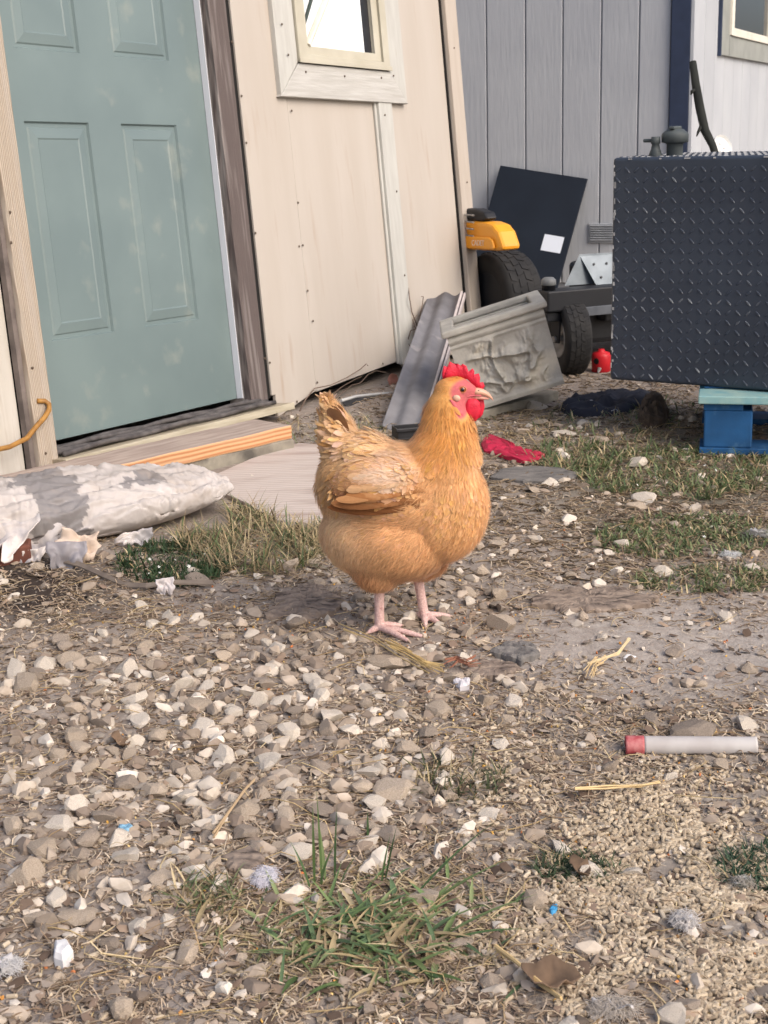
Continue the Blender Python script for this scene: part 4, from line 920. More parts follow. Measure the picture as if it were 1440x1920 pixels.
def outside(P, margin=0.0):
    """true where the ground is free of shed, pallet, house and plywood"""
    d = P - SO; a = d @ UU; n_ = d @ NN
    ok = ~((n_ < .02 + margin) & (a < 1.42))
    pxy = proj(np.c_[P[:, :2], P[:, 0] * 0])
    ok &= ~((pxy[:, 1] < 995) & (pxy[:, 1] > 840) & (pxy[:, 0] > 400 + (pxy[:, 1] < 900) * 0) & (pxy[:, 0] < 740) & (pxy[:, 1] < 940 + (pxy[:, 0] - 440) * .55))
    ok &= ~((pxy[:, 0] < 430) & (pxy[:, 1] < 1000) & (pxy[:, 1] > 780))
    return ok
cand = sample_ground(3000, lambda a, b: dens_stone(a, b) * (b > 1050), 21, spread=.29); cand = cand[outside(cand)]
rs = np.random.RandomState(4)
for P in cand:
    if cnt >= 298: break
    w = rs.choice([.022, .028, .035, .042], p=[.12, .33, .35, .20]) * rs.uniform(.85, 1.15)
    if any((P[0] - a) ** 2 + (P[1] - b) ** 2 < (r_ * .8 + w * .42) ** 2 for (a, b, r_) in placed) or any((P[0] - a) ** 2 + (P[1] - b) ** 2 < (r_ + w * .5) ** 2 for (a, b, r_) in keep_out): continue
    put_stone(P, w, rs.choice(3, p=[.3, .42, .28]), 1000 + cnt); cnt += 1

# ---- merged scatter
def rotm(a, b, c):
    ca, sa, cb, sb, cc, sc = np.cos(a), np.sin(a), np.cos(b), np.sin(b), np.cos(c), np.sin(c); n = len(a); R = np.zeros((n, 3, 3))
    R[:, 0, 0] = cc * cb; R[:, 0, 1] = cc * sb * sa - sc * ca; R[:, 0, 2] = cc * sb * ca + sc * sa
    R[:, 1, 0] = sc * cb; R[:, 1, 1] = sc * sb * sa + cc * ca; R[:, 1, 2] = sc * sb * ca - cc * sa
    R[:, 2, 0] = -sb; R[:, 2, 1] = cb * sa; R[:, 2, 2] = cb * ca
    return R
def scatter(name, V, F, P, R, Sc, cols, m_, label=None, cat=None, smooth=False, parent=None):
    n, k = len(P), len(V); W = np.einsum('nij,nkj->nki', R, V[None] * Sc[:, None, :]) + P[:, None, :]
    FF = (F[None] + (np.arange(n) * k)[:, None, None]).reshape(-1, F.shape[1])
    o = link(name, np_mesh(name, W.reshape(-1, 3), FF, np.repeat(cols, k, 0), smooth), m_, parent)
    return tag(o, label, cat, kind='stuff')
def with_z(P, dz=0): P = P.copy(); P[:, 2] = hgt(P[:, 0], P[:, 1]) + dz; return P
def pick(n, pal, r, jit=.12):
    pal = np.array([S(*c) for c in pal]); return pal[r.randint(len(pal), size=n)] * (1 + jit * r.randn(n))[:, None].clip(.5, 1.5)
M_bits = mat('ground_bits', (1, 1, 1), (.75, .73, .7), scale=60, rough=.92, attr='Col', spec=.15)
r = np.random.RandomState(31)
def dens_peb(px, py): return np.clip(.25 + .75 * dens_stone(px, py), 0, 1)
for k, (num, lo, hi) in enumerate(((1900, .006, .014), (4200, .0025, .006), (950, .014, .030))):
    P = sample_ground(num, dens_peb if k < 2 else dens_stone, 50 + k); P = P[outside(P)]; n = len(P); V, F = rock(300 + k, IC2 if k == 2 else IC1, 13 if k == 2 else 9, .03, .34, .8); s = r.uniform(lo, hi, n); Sc = np.stack([s, s * r.uniform(.6, 1, n), s * r.uniform(.4, .8, n)], -1) * .6
    scatter('pebbles', V, F, with_z(P, 0) + np.c_[P[:, :2] * 0, Sc[:, 2] * .5], rotm(r.uniform(-.4, .4, n), r.uniform(-.4, .4, n), r.uniform(0, 6.3, n)), Sc,
            pick(n, [(194, 182, 167), (176, 162, 147), (158, 144, 129), (210, 200, 187), (140, 126, 113)], r), M_bits, ('small', 'fine', 'coarse')[k] + ' grit and pebbles between the gravel stones', 'pebbles')
# feed pellets
def cyl(n=7, bev=.8):
    a = np.linspace(0, 2 * np.pi, n, endpoint=False); V = []; 
    for x, rr in ((-.5, bev), (-.42, 1), (.42, 1), (.5, bev)): V += [(x, rr * .5 * math.cos(t), rr * .5 * math.sin(t)) for t in a]
    F = []
    for k in range(3): F += [(k * n + i, k * n + (i + 1) % n, k * n + n + (i + 1) % n) for i in range(n)] + [(k * n + i, k * n + n + (i + 1) % n, k * n + n + i) for i in range(n)]
    for i in range(1, n - 1): F += [(0, i + 1, i), (3 * n, 3 * n + i, 3 * n + i + 1)]
    return np.array(V), np.array(F)
CV, CF = cyl()
def clump(px, py, f=1.0):
    P = np.stack([px * .012 * f, py * .016 * f, px * 0], -1); return np.clip(.55 + .9 * vnoise(P), 0, 1)
def dens_pel(px, py):
    d = 1.0 * reg(px, py, 1280, 1740, 330, 230) + .42 * reg(px, py, 1180, 1510, 360, 100) + .12 * reg(px, py, 950, 1420, 420, 160) + .05 * (py > 1300)
    d *= 1 - .7 * reg(px, py, 1250, 1230, 300, 80); d *= 1 - .75 * reg(px, py, 720, 1720, 210, 130)
    return np.clip(d * clump(px, py), 0, 1)
P = sample_ground(5600, dens_pel, 61, ymax=3.2); n = len(P); L = r.uniform(.005, .013, n); D = r.uniform(.0040, .0054, n)
scatter('feed_pellets', CV, CF, with_z(P, .0022) + np.c_[np.zeros((n, 2)), r.uniform(0, .002, n) * (dens_pel(*proj(P).T) > .4)], rotm(r.uniform(0, 6, n), r.uniform(-.35, .35, n), r.uniform(0, 6.3, n)), np.stack([L, D, D], -1),
        pick(n, [(190, 174, 150), (178, 162, 139), (200, 185, 162), (162, 146, 125)], r, .08), M_bits, 'spilt pale brown feed pellets covering the ground', 'feed pellets', smooth=False)
P = sample_ground(900, lambda a, b: np.clip(.3 * dens_pel(a, b) + .25 * reg(a, b, 820, 1160, 120, 60) + .15 * reg(a, b, 950, 1360, 200, 70) + .2 * reg(a, b, 480, 1160, 160, 50) + .03, 0, 1), 63, ymax=3.2); n = len(P); s = r.uniform(.002, .0045, n)
V, F = rock(310, IC1, 6)
scatter('cracked_corn', V, F, with_z(P, .002), rotm(r.rand(n) * 6, r.rand(n) * 6, r.rand(n) * 6), np.stack([s, s * .8, s * .6], -1) * .7, pick(n, [(222, 176, 96), (208, 150, 84), (226, 196, 130), (206, 130, 84)], r), M_bits, 'bits of yellow cracked corn among the feed', 'corn')
# straw, dead grass and mulch
def straws(P, L, W, az, bend, lift, cols, r, seg=3):
    n = len(P); V = np.zeros((n, seg + 1, 3, 3)); t = np.linspace(-.5, .5, seg + 1)
    for k in range(seg + 1):
        a = az + bend * t[k]; cx = P[:, 0] + L * t[k] * np.cos(az) - bend * L * (t[k] ** 2 - .08) * np.sin(az); cy = P[:, 1] + L * t[k] * np.sin(az) + bend * L * (t[k] ** 2 - .08) * np.cos(az)
        cz = P[:, 2] + W * .5 + lift * np.sin((t[k] + .5) * np.pi * .9 + .2); w = W * (1 - .35 * abs(t[k]) * 2)
        for j in range(3):
            b_ = j * 2.094 + .5; V[:, k, j, 0] = cx - np.sin(a) * w * .5 * np.cos(b_); V[:, k, j, 1] = cy + np.cos(a) * w * .5 * np.cos(b_); V[:, k, j, 2] = cz + w * .5 * np.sin(b_)
    F = []
    for k in range(seg):
        for j in range(3): a, b_ = k * 3 + j, k * 3 + (j + 1) % 3; F += [(a, b_, b_ + 3), (a, b_ + 3, a + 3)]
    F = np.array(F); m_ = (seg + 1) * 3
    return V.reshape(-1, 3), (F[None] + (np.arange(n) * m_)[:, None, None]).reshape(-1, 3), np.repeat(cols, m_, 0)
def dens_straw(px, py):
    d = .42 + .5 * reg(px, py, 1130, 830, 360, 260) + .5 * reg(px, py, 400, 1130, 420, 100) + .4 * reg(px, py, 1000, 1400, 460, 130) + .5 * reg(px, py, 720, 1740, 420, 190) + .3 * reg(px, py, 260, 1300, 300, 160)
    d *= 1 - .75 * reg(px, py, 1260, 1225, 300, 85); d *= 1 - .5 * reg(px, py, 1280, 1720, 260, 200)
    return np.clip(d * (.35 + .65 * clump(px, py, 1.3)), 0, 1)
def straw_field(name, num, seed, lo, hi, w0, w1, pal, label, liftmax=.012, dens=dens_straw, ymax=4.9):
    r = np.random.RandomState(seed); P = sample_ground(num, dens, seed, ymax=ymax); P = with_z(P[outside(P)]); n = len(P)
    V, F, c = straws(P, r.uniform(lo, hi, n) * r.uniform(.6, 1, n), r.uniform(w0, w1, n), r.uniform(0, 6.3, n), r.normal(0, 1.2, n), r.uniform(-.001, liftmax, n) * r.rand(n), pick(n, pal, r), r)
    return tag(link(name, np_mesh(name, V, F, c), M_bits), label, 'straw', kind='stuff')
straw_field('straw_litter', 22000, 71, .010, .042, .0010, .0026, [(194, 176, 154), (174, 155, 133), (152, 134, 114), (212, 196, 172), (128, 111, 95), (184, 164, 140)], 'short broken straw and dead grass littering the ground')
straw_field('long_straw', 1300, 72, .05, .12, .0009, .0022, [(196, 172, 128), (206, 186, 146), (170, 146, 112), (150, 128, 104)], 'long pale straw stalks strewn over the gravel', .02)
straw_field('mulch', 12000, 73, .005, .016, .0018, .0042, [(156, 138, 120), (130, 113, 98), (174, 156, 137), (108, 93, 80), (186, 168, 149)], 'dark crumbly mulch and chips trodden into the soil', .004)
straw_field('far_litter', 5000, 74, .02, .06, .0015, .005, [(150, 134, 112), (122, 106, 88), (172, 154, 130), (98, 86, 72)], 'trampled dry stalks on the ground before the planter', .014, dens=lambda a, b: np.clip(reg(a, b, 1120, 860, 420, 170) + .3 * (b < 1100), 0, 1))
# flat chips and dead leaf fragments
n = 3200; P = sample_ground(n, lambda a, b: np.clip(.25 + .5 * dens_straw(a, b), 0, 1), 81); P = P[outside(P)]; n = len(P)
V = np.array([(-.5, -.1, 0), (-.2, -.5, .06), (.3, -.42, .02), (.52, .05, .1), (.2, .46, .03), (-.3, .4, .09), (0, 0, .14)]); F = np.array([(i, (i + 1) % 6, 6) for i in range(6)])
s = r.uniform(.006, .024, n)
scatter('leaf_scraps', V, F, with_z(P, .003), rotm(r.uniform(-.4, .4, n), r.uniform(-.4, .4, n), r.uniform(0, 6.3, n)), np.stack([s, s * r.uniform(.35, .8, n), s], -1), pick(n, [(158, 138, 120), (128, 110, 96), (178, 162, 144), (104, 88, 76), (168, 154, 140)], r), M_bits, 'curled scraps of dead leaves and bark on the ground', 'leaf scraps', smooth=True)

# ================================================================== GREEN STUFF
def blades(P, L, W, az, lean, droop, cols, seg=5):
    """ribbon blades with a folded middle; returns V,F,c"""
    n = len(P); V = np.zeros((n, seg + 1, 3, 3)); dx, dy = np.cos(az), np.sin(az); x = np.zeros(n); z = np.zeros(n); th = lean.copy()
    for k in range(seg + 1):
        t = k / seg; w = W * np.clip(1.25 * (1 - t ** 1.8), .04, 1) * (.65 + .35 * min(1, t * 4))
        cx = P[:, 0] + dx * x; cy = P[:, 1] + dy * x; cz = np.maximum(P[:, 2] + z, P[:, 2] + .001)
        for j, sgn in enumerate((-1, 0, 1)):
            V[:, k, j, 0] = cx - dy * w * .5 * sgn; V[:, k, j, 1] = cy + dx * w * .5 * sgn; V[:, k, j, 2] = cz + w * .22 * abs(sgn)
        x = x + np.sin(th) * L / seg; z = z + np.cos(th) * L / seg; th = th + droop / seg
    F = []
    for k in range(seg):
        for j in (0, 1): a = k * 3 + j; F += [(a, a + 1, a + 4), (a, a + 4, a + 3)]
    F = np.array(F); m_ = (seg + 1) * 3
    return V.reshape(-1, 3), (F[None] + (np.arange(n) * m_)[:, None, None]).reshape(-1, 3), np.repeat(cols, m_, 0)
M_grass = mat('grass_blades', (1, 1, 1), (.8, .8, .75), scale=80, rough=.6, attr='Col', spec=.3, transl=.25)
GREEN = [(112, 126, 84), (96, 112, 74), (126, 136, 96), (88, 104, 74)]; DRY = [(188, 168, 130), (164, 144, 112), (200, 182, 146), (146, 130, 104)]
def patch(name, label, cx, cy, rx, ry, num, Lr, Wr, gfrac, seed, spread_lean=(.3, 1.3), pal=GREEN, cat='grass'):
    r = np.random.RandomState(seed); out = []
    th = r.rand(num * 2) * 6.283; rr = np.sqrt(r.rand(num * 2)); px, py = cx + rx * rr * np.cos(th), cy + ry * rr * np.sin(th)
    keep = (clump(px, py, 2.2) + .25 > r.rand(num * 2))
    pts = np.array([ground_at(a, b) for a, b in zip(px[keep], py[keep])])[:num]; pts = with_z(pts[outside(pts)], -.001); n = len(pts)
    cols = np.where((r.rand(n) < gfrac)[:, None], pick(n, pal, r), pick(n, DRY, r))
    V, F, c = blades(pts, r.uniform(*Lr, n), r.uniform(*Wr, n), r.rand(n) * 6.283, r.uniform(*spread_lean, n), r.uniform(.2, 1.4, n), cols)
    return tag(link(name, np_mesh(name, V, F, c, True), M_grass), label, cat, kind='stuff')
patch('weed_patch', 'dark green low weed with tiny white flowers beside the sack', 325, 1062, 105, 42, 1900, (.012, .032), (.002, .0045), .93, 91, (.1, 1.1), pal=[(62, 84, 54), (50, 70, 46), (76, 96, 62)])
patch('grass_patch', 'half dry grass growing between sack and plywood', 480, 1018, 150, 66, 2400, (.03, .085), (.0016, .0035), .35, 92)
patch('grass_patch', 'green turf strip growing before the blue pallet', 1290, 890, 210, 48, 2800, (.015, .045), (.002, .005), .72, 93)
patch('grass_patch', 'low clover patch growing right of the hen breast', 1300, 1010, 190, 42, 2200, (.012, .035), (.002, .005), .72, 94)
patch('grass_patch', 'thin green fringe above the bare dry mud', 1330, 1090, 150, 26, 1200, (.012, .03), (.0018, .004), .7, 95)
patch('grass_patch', 'sparse grass beneath the black tank', 1180, 800, 180, 48, 700, (.015, .05), (.002, .005), .55, 96)
patch('grass_patch', 'weedy turf before the red cloth', 1080, 862, 90, 28, 800, (.02, .05), (.002, .005), .7, 97)
patch('weed_patch', 'small dark weed clump beside the spilt pellets', 1080, 1635, 80, 34, 520, (.010, .026), (.0014, .003), .85, 98, pal=[(70, 88, 62), (58, 74, 52), (90, 104, 76)])
patch('weed_patch', 'feathery green weed at the far side of the pellets', 1415, 1640, 60, 44, 560, (.012, .03), (.0014, .003), .95, 99, pal=[(58, 84, 62), (48, 70, 52), (76, 100, 76)])
patch('grass_patch', 'dark thin grass on the feed dust right of the stones', 860, 1470, 90, 38, 240, (.018, .045), (.0012, .0026), .6, 100, pal=[(84, 92, 62), (72, 80, 56)])
patch('grass_patch', 'dry thatch under the green grass tuft', 690, 1745, 290, 105, 1300, (.025, .07), (.0016, .0034), .10, 101, (1.2, 1.65))
patch('grass_patch', 'scant yellowing grass by the lower stones', 385, 1685, 65, 26, 170, (.02, .05), (.0016, .003), .45, 102)
patch('grass_patch', 'scattered seedlings along the shed base', 620, 820, 110, 40, 260, (.02, .07), (.002, .004), .4, 103)
patch('grass_patch', 'withered stalks before the tipped planter', 960, 810, 120, 50, 500, (.02, .06), (.0015, .004), .2, 104, (.8, 1.5))
# little white flowers
fv = MB()
for k in range(5):
    a = k * 1.2566; fv.add([(0, 0, 0), (.5 * math.cos(a - .45), .5 * math.sin(a - .45), .1), (.8 * math.cos(a), .8 * math.sin(a), .16), (.5 * math.cos(a + .45), .5 * math.sin(a + .45), .1)], [(0, 1, 2, 3)])
fme = fv.mesh('weed_flower'); fme.materials.append(mat('white_petals', S(226, 226, 216), rough=.7))
rr = random.Random(8)
for (cx_, cy_, rx_, ry_, num, lb, gp_) in ((325, 1068, 80, 30, 16, 'tiny white flower on the dark weed beside the sack', 'white flowers on the weed'), (1290, 960, 140, 80, 22, 'tiny pale flower in the turf before the blue pallet', 'pale flowers in the turf')):
    for k in range(num):
        p = G(rr.uniform(cx_ - rx_, cx_ + rx_), rr.uniform(cy_ - ry_, cy_ + ry_)); s = rr.uniform(.004, .0065)
        o = link('weed_flower', fme, None, loc=(p.x, p.y, gz(p) + rr.uniform(.010, .022)), rot=(rr.uniform(.2, 1.0), rr.uniform(-.4, .4), rr.uniform(0, 6)), scale=(s, s, s)); tag(o, lb, 'flower', gp_)
# the grass tuft in front
tuft = empty('grass_tuft', loc=tuple(G(720, 1770))); tag(tuft, 'sprawling green and straw coloured grass tuft among the stones', 'grass')
tb_ = np.array(tuft.location); r = np.random.RandomState(5)
def tuft_blade(px, py, L, W, az, lean, droop, col):
    P = np.array([ground_at(px, py)]); P[:, 2] = hgt(P[:, 0], P[:, 1]); V, F, c = blades(P - tb_, np.array([L]), np.array([W]), np.array([az]), np.array([lean]), np.array([droop]), np.array([col]), 7)
    link('blade', np_mesh('blade', V, F, c, True), M_grass, tuft)
for k in range(290):
    px, py = 690 + r.randn() * 100, 1765 + r.randn() * 40; g_ = r.rand() < .70
    tuft_blade(px, py, r.uniform(.025, .065), r.uniform(.003, .0075), r.rand() * 6.28, r.uniform(.8, 1.4), r.uniform(.2, .7), pick(1, [(126, 144, 94), (108, 130, 84), (142, 154, 108), (98, 120, 86)] if g_ else DRY, r)[0])
for (px, py, L, W, az, lean, dr) in [(590, 1660, .13, .0035, 1.4, .05, .1), (604, 1660, .15, .003, 1.8, .03, .1), (628, 1655, .12, .003, 1.2, .08, .2), (610, 1650, .09, .004, 2.0, .1, .2), (600, 1665, .07, .005, .6, .2, .5), (582, 1668, .08, .004, 2.6, .25, .4), (636, 1668, .06, .004, .3, .3, .5),
     (715, 1660, .075, .003, .9, .25, .2), (722, 1655, .085, .003, .8, .3, .1), (770, 1690, .17, .004, .55, .95, .3), (800, 1700, .14, .005, .35, 1.1, .3), (820, 1765, .15, .0055, .1, 1.05, .3), (830, 1770, .12, .005, -.1, 1.2, .4), (780, 1820, .06, .008, -.9, 1.2, .4), (800, 1830, .06, .008, -.6, 1.2, .4), (560, 1830, .06, .008, -1.9, 1.2, .4), (575, 1790, .10, .005, 3.6, 1.1, .3), (640, 1840, .08, .006, -2.2, 1.2, .3), (690, 1580, .05, .003, 1.4, .1, .1)]:
    tuft_blade(px, py, L * .8, W, az, lean, dr, pick(1, [(92, 114, 68), (80, 104, 66), (110, 126, 84)], r)[0])
# straw wisps that stand out
def wisp(name, pts, num, rad, label, pal, jit=8, seed=0, cat='straw'):
    r_ = random.Random(seed); e = empty(name, loc=tuple(G(*pts[0]))); base = Vector(e.location); tag(e, label, cat); mm = mat(name + '_stalk', S(*pal), tuple(.8 * c for c in S(*pal)), scale=60, rough=.8)
    for k in range(num):
        ox, oy = r_.uniform(-jit, jit), r_.uniform(-jit, jit) * .7; P = []
        for i, (x, y) in enumerate(pts):
            f = 1 if i in (0, len(pts) - 1) else .6; p = G(x + ox * f + r_.uniform(-2, 2), y + oy * f + r_.uniform(-2, 2)); P.append(Vector((p.x, p.y, gz(p) + .012 + .004 * r_.random() + (.004 * k) / num)) - base)
        MB().tube(P, [rad * (1 - .4 * i / len(P)) for i in range(len(P))], 5).build('stalk', mm, e)
wisp('straw_bundle', [(735, 1225), (765, 1240), (800, 1262), (832, 1270)], 9, .0012, 'tousled bundle of yellow straw below the hen feet', (206, 178, 122), 11, 1)
wisp('straw_bundle', [(640, 1190), (700, 1215), (745, 1245), (800, 1275)], 3, .0011, 'few long straw stalks running under the hen', (196, 172, 124), 7, 2)
wisp('root_tangle', [(838, 1262), (855, 1254), (875, 1262), (892, 1256)], 9, .0010, 'reddish brown rootlets at the end of the straw bundle', (150, 100, 78), 11, 3, 'roots')
wisp('straw_stalk', [(1180, 1217), (1160, 1242), (1130, 1252), (1104, 1262)], 2, .0026, 'thick bent straw stem with frayed foot on dry mud', (214, 192, 150), 3, 4)
wisp('straw_fray', [(1128, 1254), (1112, 1266), (1104, 1284)], 8, .0010, 'frayed straw fibres at the stem foot on dry mud', (206, 180, 136), 10, 5)
wisp('straw_stalk', [(930, 1800), (970, 1830), (1010, 1865), (1050, 1900)], 2, .0022, 'stiff yellow stalk lying below the grass tuft', (206, 178, 128), 3, 6)
wisp('straw_stalk', [(1080, 1506), (1140, 1500), (1200, 1494), (1240, 1490)], 3, .0016, 'pale straw stalks on the pellets near the split pipe', (214, 188, 140), 4, 7)
wisp('straw_stalk', [(405, 1590), (430, 1545), (462, 1505), (480, 1490)], 2, .0018, 'leaning brown stalk across the stones', (176, 152, 120), 2, 8)
# feathers and litter scraps
M_vane = mat('white_vane', S(226, 224, 224), S(206, 202, 200), scale=90, rough=.8, transl=.3)
M_down = mat('white_down', (1, 1, 1), (.95, .95, .95), scale=80, rough=.9, attr='Col', spec=.1, transl=.5)
def down_feather(label, cx_, cy_, w_px, h_px, num, col, seed):
    P0 = G(cx_, cy_); sc = FPX / ((np.array(P0) - CAM) @ FW); rx_, ry_ = w_px / sc / 2, h_px / sc / 2; r_ = np.random.RandomState(seed)
    a = r_.rand(num) * 6.283; q_ = np.sqrt(r_.rand(num)) * .6; P = np.stack([q_ * np.cos(a) * rx_, q_ * np.sin(a) * ry_ * 1.6, r_.rand(num) * .006], -1)
    num *= 1; V, F, c = straws(P, r_.uniform(.4, 1.2, num) * rx_, np.full(num, .0008), a + r_.normal(0, 1.1, num), r_.normal(0, 2.2, num), r_.uniform(.000, .005, num), np.tile(S(*col), (num, 1)) * r_.uniform(1.0, 1.2, (num, 1)), r_, 4)
    e = empty('downy_feather', loc=(P0.x, P0.y, gz(P0) + .004)); tag(e, label, 'feather')
    vn = link('vane', leaf_mesh(rx_ * 1.5, ry_ * 1.1, .5, seed), M_vane, e, loc=(0, 0, .004), rot=(.15, .1, 1.2 + seed)); vn.modifiers.new('s', 'SOLIDIFY').thickness = .0004
    tag(link('down', np_mesh('down', V, F, c), M_down, e), kind='stuff'); MB().tube([(-rx_ * .8, -.002, .003), (0, .002, .007), (rx_ * .7, 0, .004)], .0006, 5).build('quill', mat('quill', S(214, 206, 190)), e)
down_feather('fluffy white down feather beside the flat stone above the tuft', 497, 1660, 56, 60, 420, (232, 230, 234), 1)
down_feather('white down feather lying on the feed pellets', 1284, 1745, 58, 52, 420, (224, 220, 216), 2)
down_feather('dirty white down tuft at the edge of the pellets', 1150, 1905, 110, 36, 380, (206, 198, 188), 3)
down_feather('whitish down wisp near the feathery weed', 1392, 1672, 50, 30, 200, (196, 190, 180), 4)
down_feather('pale down feather on bare soil below the stones', 14, 1826, 70, 40, 360, (226, 224, 222), 5)
down_feather('white fluff caught in the clover patch', 1370, 1050, 44, 20, 200, (226, 226, 224), 6)
down_feather('grey white down beyond the clover patch', 1425, 1010, 60, 36, 200, (196, 194, 190), 7)
# dark barred feather
fe = empty('dark_feather', loc=tuple(G(185, 1572))); fe.location.z += .012; tag(fe, 'dark striped feather standing among the stones', 'feather'); fe.rotation_euler = (-.9, .1, .35)
vv = []; ff = []
for k in range(22):
    t = k / 22; w = .011 * math.sin(math.pi * min(1, .12 + t * .85)) ** .7
    for sg in (-1, 1):
        o_ = len(vv); vv += [(0, .045 * t, 0), (sg * w, .045 * t + .008, .001), (sg * w, .045 * t + .0095, .001), (0, .045 * t + .0019, .0002)]; ff.append((o_, o_ + 1, o_ + 2, o_ + 3))
me_ = bpy.data.meshes.new('vane'); me_.from_pydata(vv, [], ff); link('vane', me_, mat('dark_vane', S(86, 76, 72), S(140, 130, 124), scale=160, rough=.7), fe)
MB().tube([(0, -.008, 0), (0, .025, .001), (0, .05, .0)], [.0008, .0007, .0003], 5).build('quill', bpy.data.materials['quill'], fe)
def scrap(label, pts, col, top, cat='scrap', amp=.003, seed=0):
    o_ = polar_sheet('plastic_scrap' if cat == 'plastic scrap' else 'paper_scrap', pts, mat('scrap_%d' % seed, S(*col), tuple(.85 * c for c in S(*col)), scale=40, rough=.6), amp, 60, top, seed, rings=5, nang=28); tag(o_, label, cat)
_g = G(311, 1118); o = flap('paper_scrap', (0, 0, .034), nz_(1, .2, .1), nz_(.1, -.35, -.9), .036, .032, .2, 61, mat('paper', S(206, 199, 197), S(190, 182, 180), scale=30, rough=.8), None); o.location = (_g.x, _g.y, gz(_g)); tag(o, 'torn white paper scrap at the edge of the weed', 'paper scrap')
scrap('blue plastic bit lying on the feed pellets', [(1030, 1722), (1036, 1710), (1046, 1716), (1042, 1730), (1034, 1732)], (70, 150, 196), .008, 'plastic scrap', .003, 52)
scrap('pale blue plastic bit among the grey stones', [(218, 1572), (226, 1562), (246, 1562), (252, 1572), (240, 1578), (228, 1576)], (128, 172, 196), .010, 'plastic scrap', .003, 53)
scrap('glossy white block of plaster beside a stone', [(102, 1815), (104, 1788), (128, 1784), (140, 1804), (122, 1822)], (222, 220, 218), .022, 'plaster scrap', .001, 54)
scrap('crumpled foil scrap in the gravel under the hen', [(850, 1288), (862, 1276), (882, 1280), (880, 1296), (862, 1298)], (206, 202, 204), .012, 'foil scrap', .004, 55)
scrap('small white plastic flake on the dry mud', [(1168, 1240), (1176, 1232), (1194, 1236), (1190, 1244)], (226, 226, 226), .004, 'plastic scrap', .002, 56)
scrap('white eggshell bit near the lower edge of the tuft', [(402, 1855), (412, 1846), (436, 1852), (428, 1870), (416, 1864)], (222, 212, 196), .008, 'eggshell', .003, 57)
leaf(G(1335 - 250, 1650) + Vector((0, 0, .012)), .035, .022, M_leafb, (.2, .1, .4), 'curled brown leaf beside the dark weed clump', 11)
leaf(G(1030, 1862) + Vector((0, 0, .010)), .06, .04, M_leafb, (.1, -.1, 1.4), 'broad brown leaf on the soil below the pellets', 12)
leaf(G(225, 1410) + Vector((0, 0, .012)), .035, .02, M_leafb, (.3, .1, .9), 'brown dead leaf between pale stones', 13)

# ================================================================== HEN
HO = np.array(ground_at(750, 1182)); HO[2] = 0
hen = empty('hen', loc=(HO[0], HO[1], 0)); tag(hen, 'buff orange hen with red comb standing on the gravel', 'hen')
def mm(*a): return tuple(x / 1000 for x in a)
def ell(bm, c, rad, yaw=0, pitch=0):
    M = Matrix.Translation(mm(*c)) @ Matrix.Rotation(math.radians(yaw), 4, 'Z') @ Matrix.Rotation(math.radians(pitch), 4, 'Y') @ Matrix.Diagonal((*mm(*rad), 1))
    bmesh.ops.create_icosphere(bm, subdivisions=4, radius=1, matrix=M)
def remeshed(parts, voxel, smooth_it):
    bm = bmesh.new()
    for p in parts: ell(bm, *p)
    me_ = bpy.data.meshes.new('tmp'); bm.to_mesh(me_); bm.free(); o_ = bpy.data.objects.new('tmp', me_); COL.objects.link(o_)
    md = o_.modifiers.new('r', 'REMESH'); md.mode = 'VOXEL'; md.voxel_size = voxel
    sm_ = o_.modifiers.new('s', 'SMOOTH'); sm_.iterations = smooth_it; sm_.factor = .5
    d_ = bpy.context.evaluated_depsgraph_get(); out = bpy.data.meshes.new_from_object(o_.evaluated_get(d_)); bpy.data.objects.remove(o_); return out
body_parts = [((75, -18, 232), (81, 84, 96), -22), ((76, -16, 282), (66, 68, 68), -22), ((0, 0, 246), (128, 96, 92), -18), ((-66, 18, 262), (68, 76, 84), -10), ((-12, 0, 183), (120, 101, 84), -12),
  ((-32, -26, 140), (54, 52, 50)), ((40, 26, 136), (50, 48, 46)), ((-50, 12, 312), (60, 58, 42)),
  ((82, -8, 318), (62, 58, 50)), ((88, -6, 345), (51, 48, 40)), ((90, -4, 372), (43, 40, 36)), ((89, -2, 398), (35, 32, 32)), ((97, 0, 424), (30, 25, 27)), ((104, 0, 430), (29, 21, 22)), ((124, 0, 426), (19, 14, 15)), ((118, 0, 412), (19, 14, 15)),
  ((-92, 24, 335), (34, 40, 56), 0, -10), ((-104, 28, 370), (20, 24, 38), 0, -6), ((-28, -80, 288), (72, 30, 46), 8, 4)]
body_me = remeshed(body_parts, .0042, 16); body_me.name = 'hen_body'
nv_ = len(body_me.vertices); BV = np.zeros(nv_ * 3, np.float32); body_me.vertices.foreach_get('co', BV); BV = BV.reshape(-1, 3) * 1000
def face_mask(p):
    """bare red skin of the face (mm)"""
    a = np.hypot((p[:, 0] - 120) / 22, (p[:, 2] - 427) / 17); b_ = np.hypot((p[:, 0] - 112) / 12, (p[:, 2] - 404) / 17)
    return np.clip(1.35 - np.minimum(a, b_), 0, 1) * 3
NECK, BREAST, BODY, FLUFF, WING, TAILC, BELLY = (np.array(S(*c)) for c in ((212, 156, 88), (226, 178, 124), (218, 172, 124), (232, 198, 156), (214, 176, 138), (212, 174, 126), (206, 156, 110)))
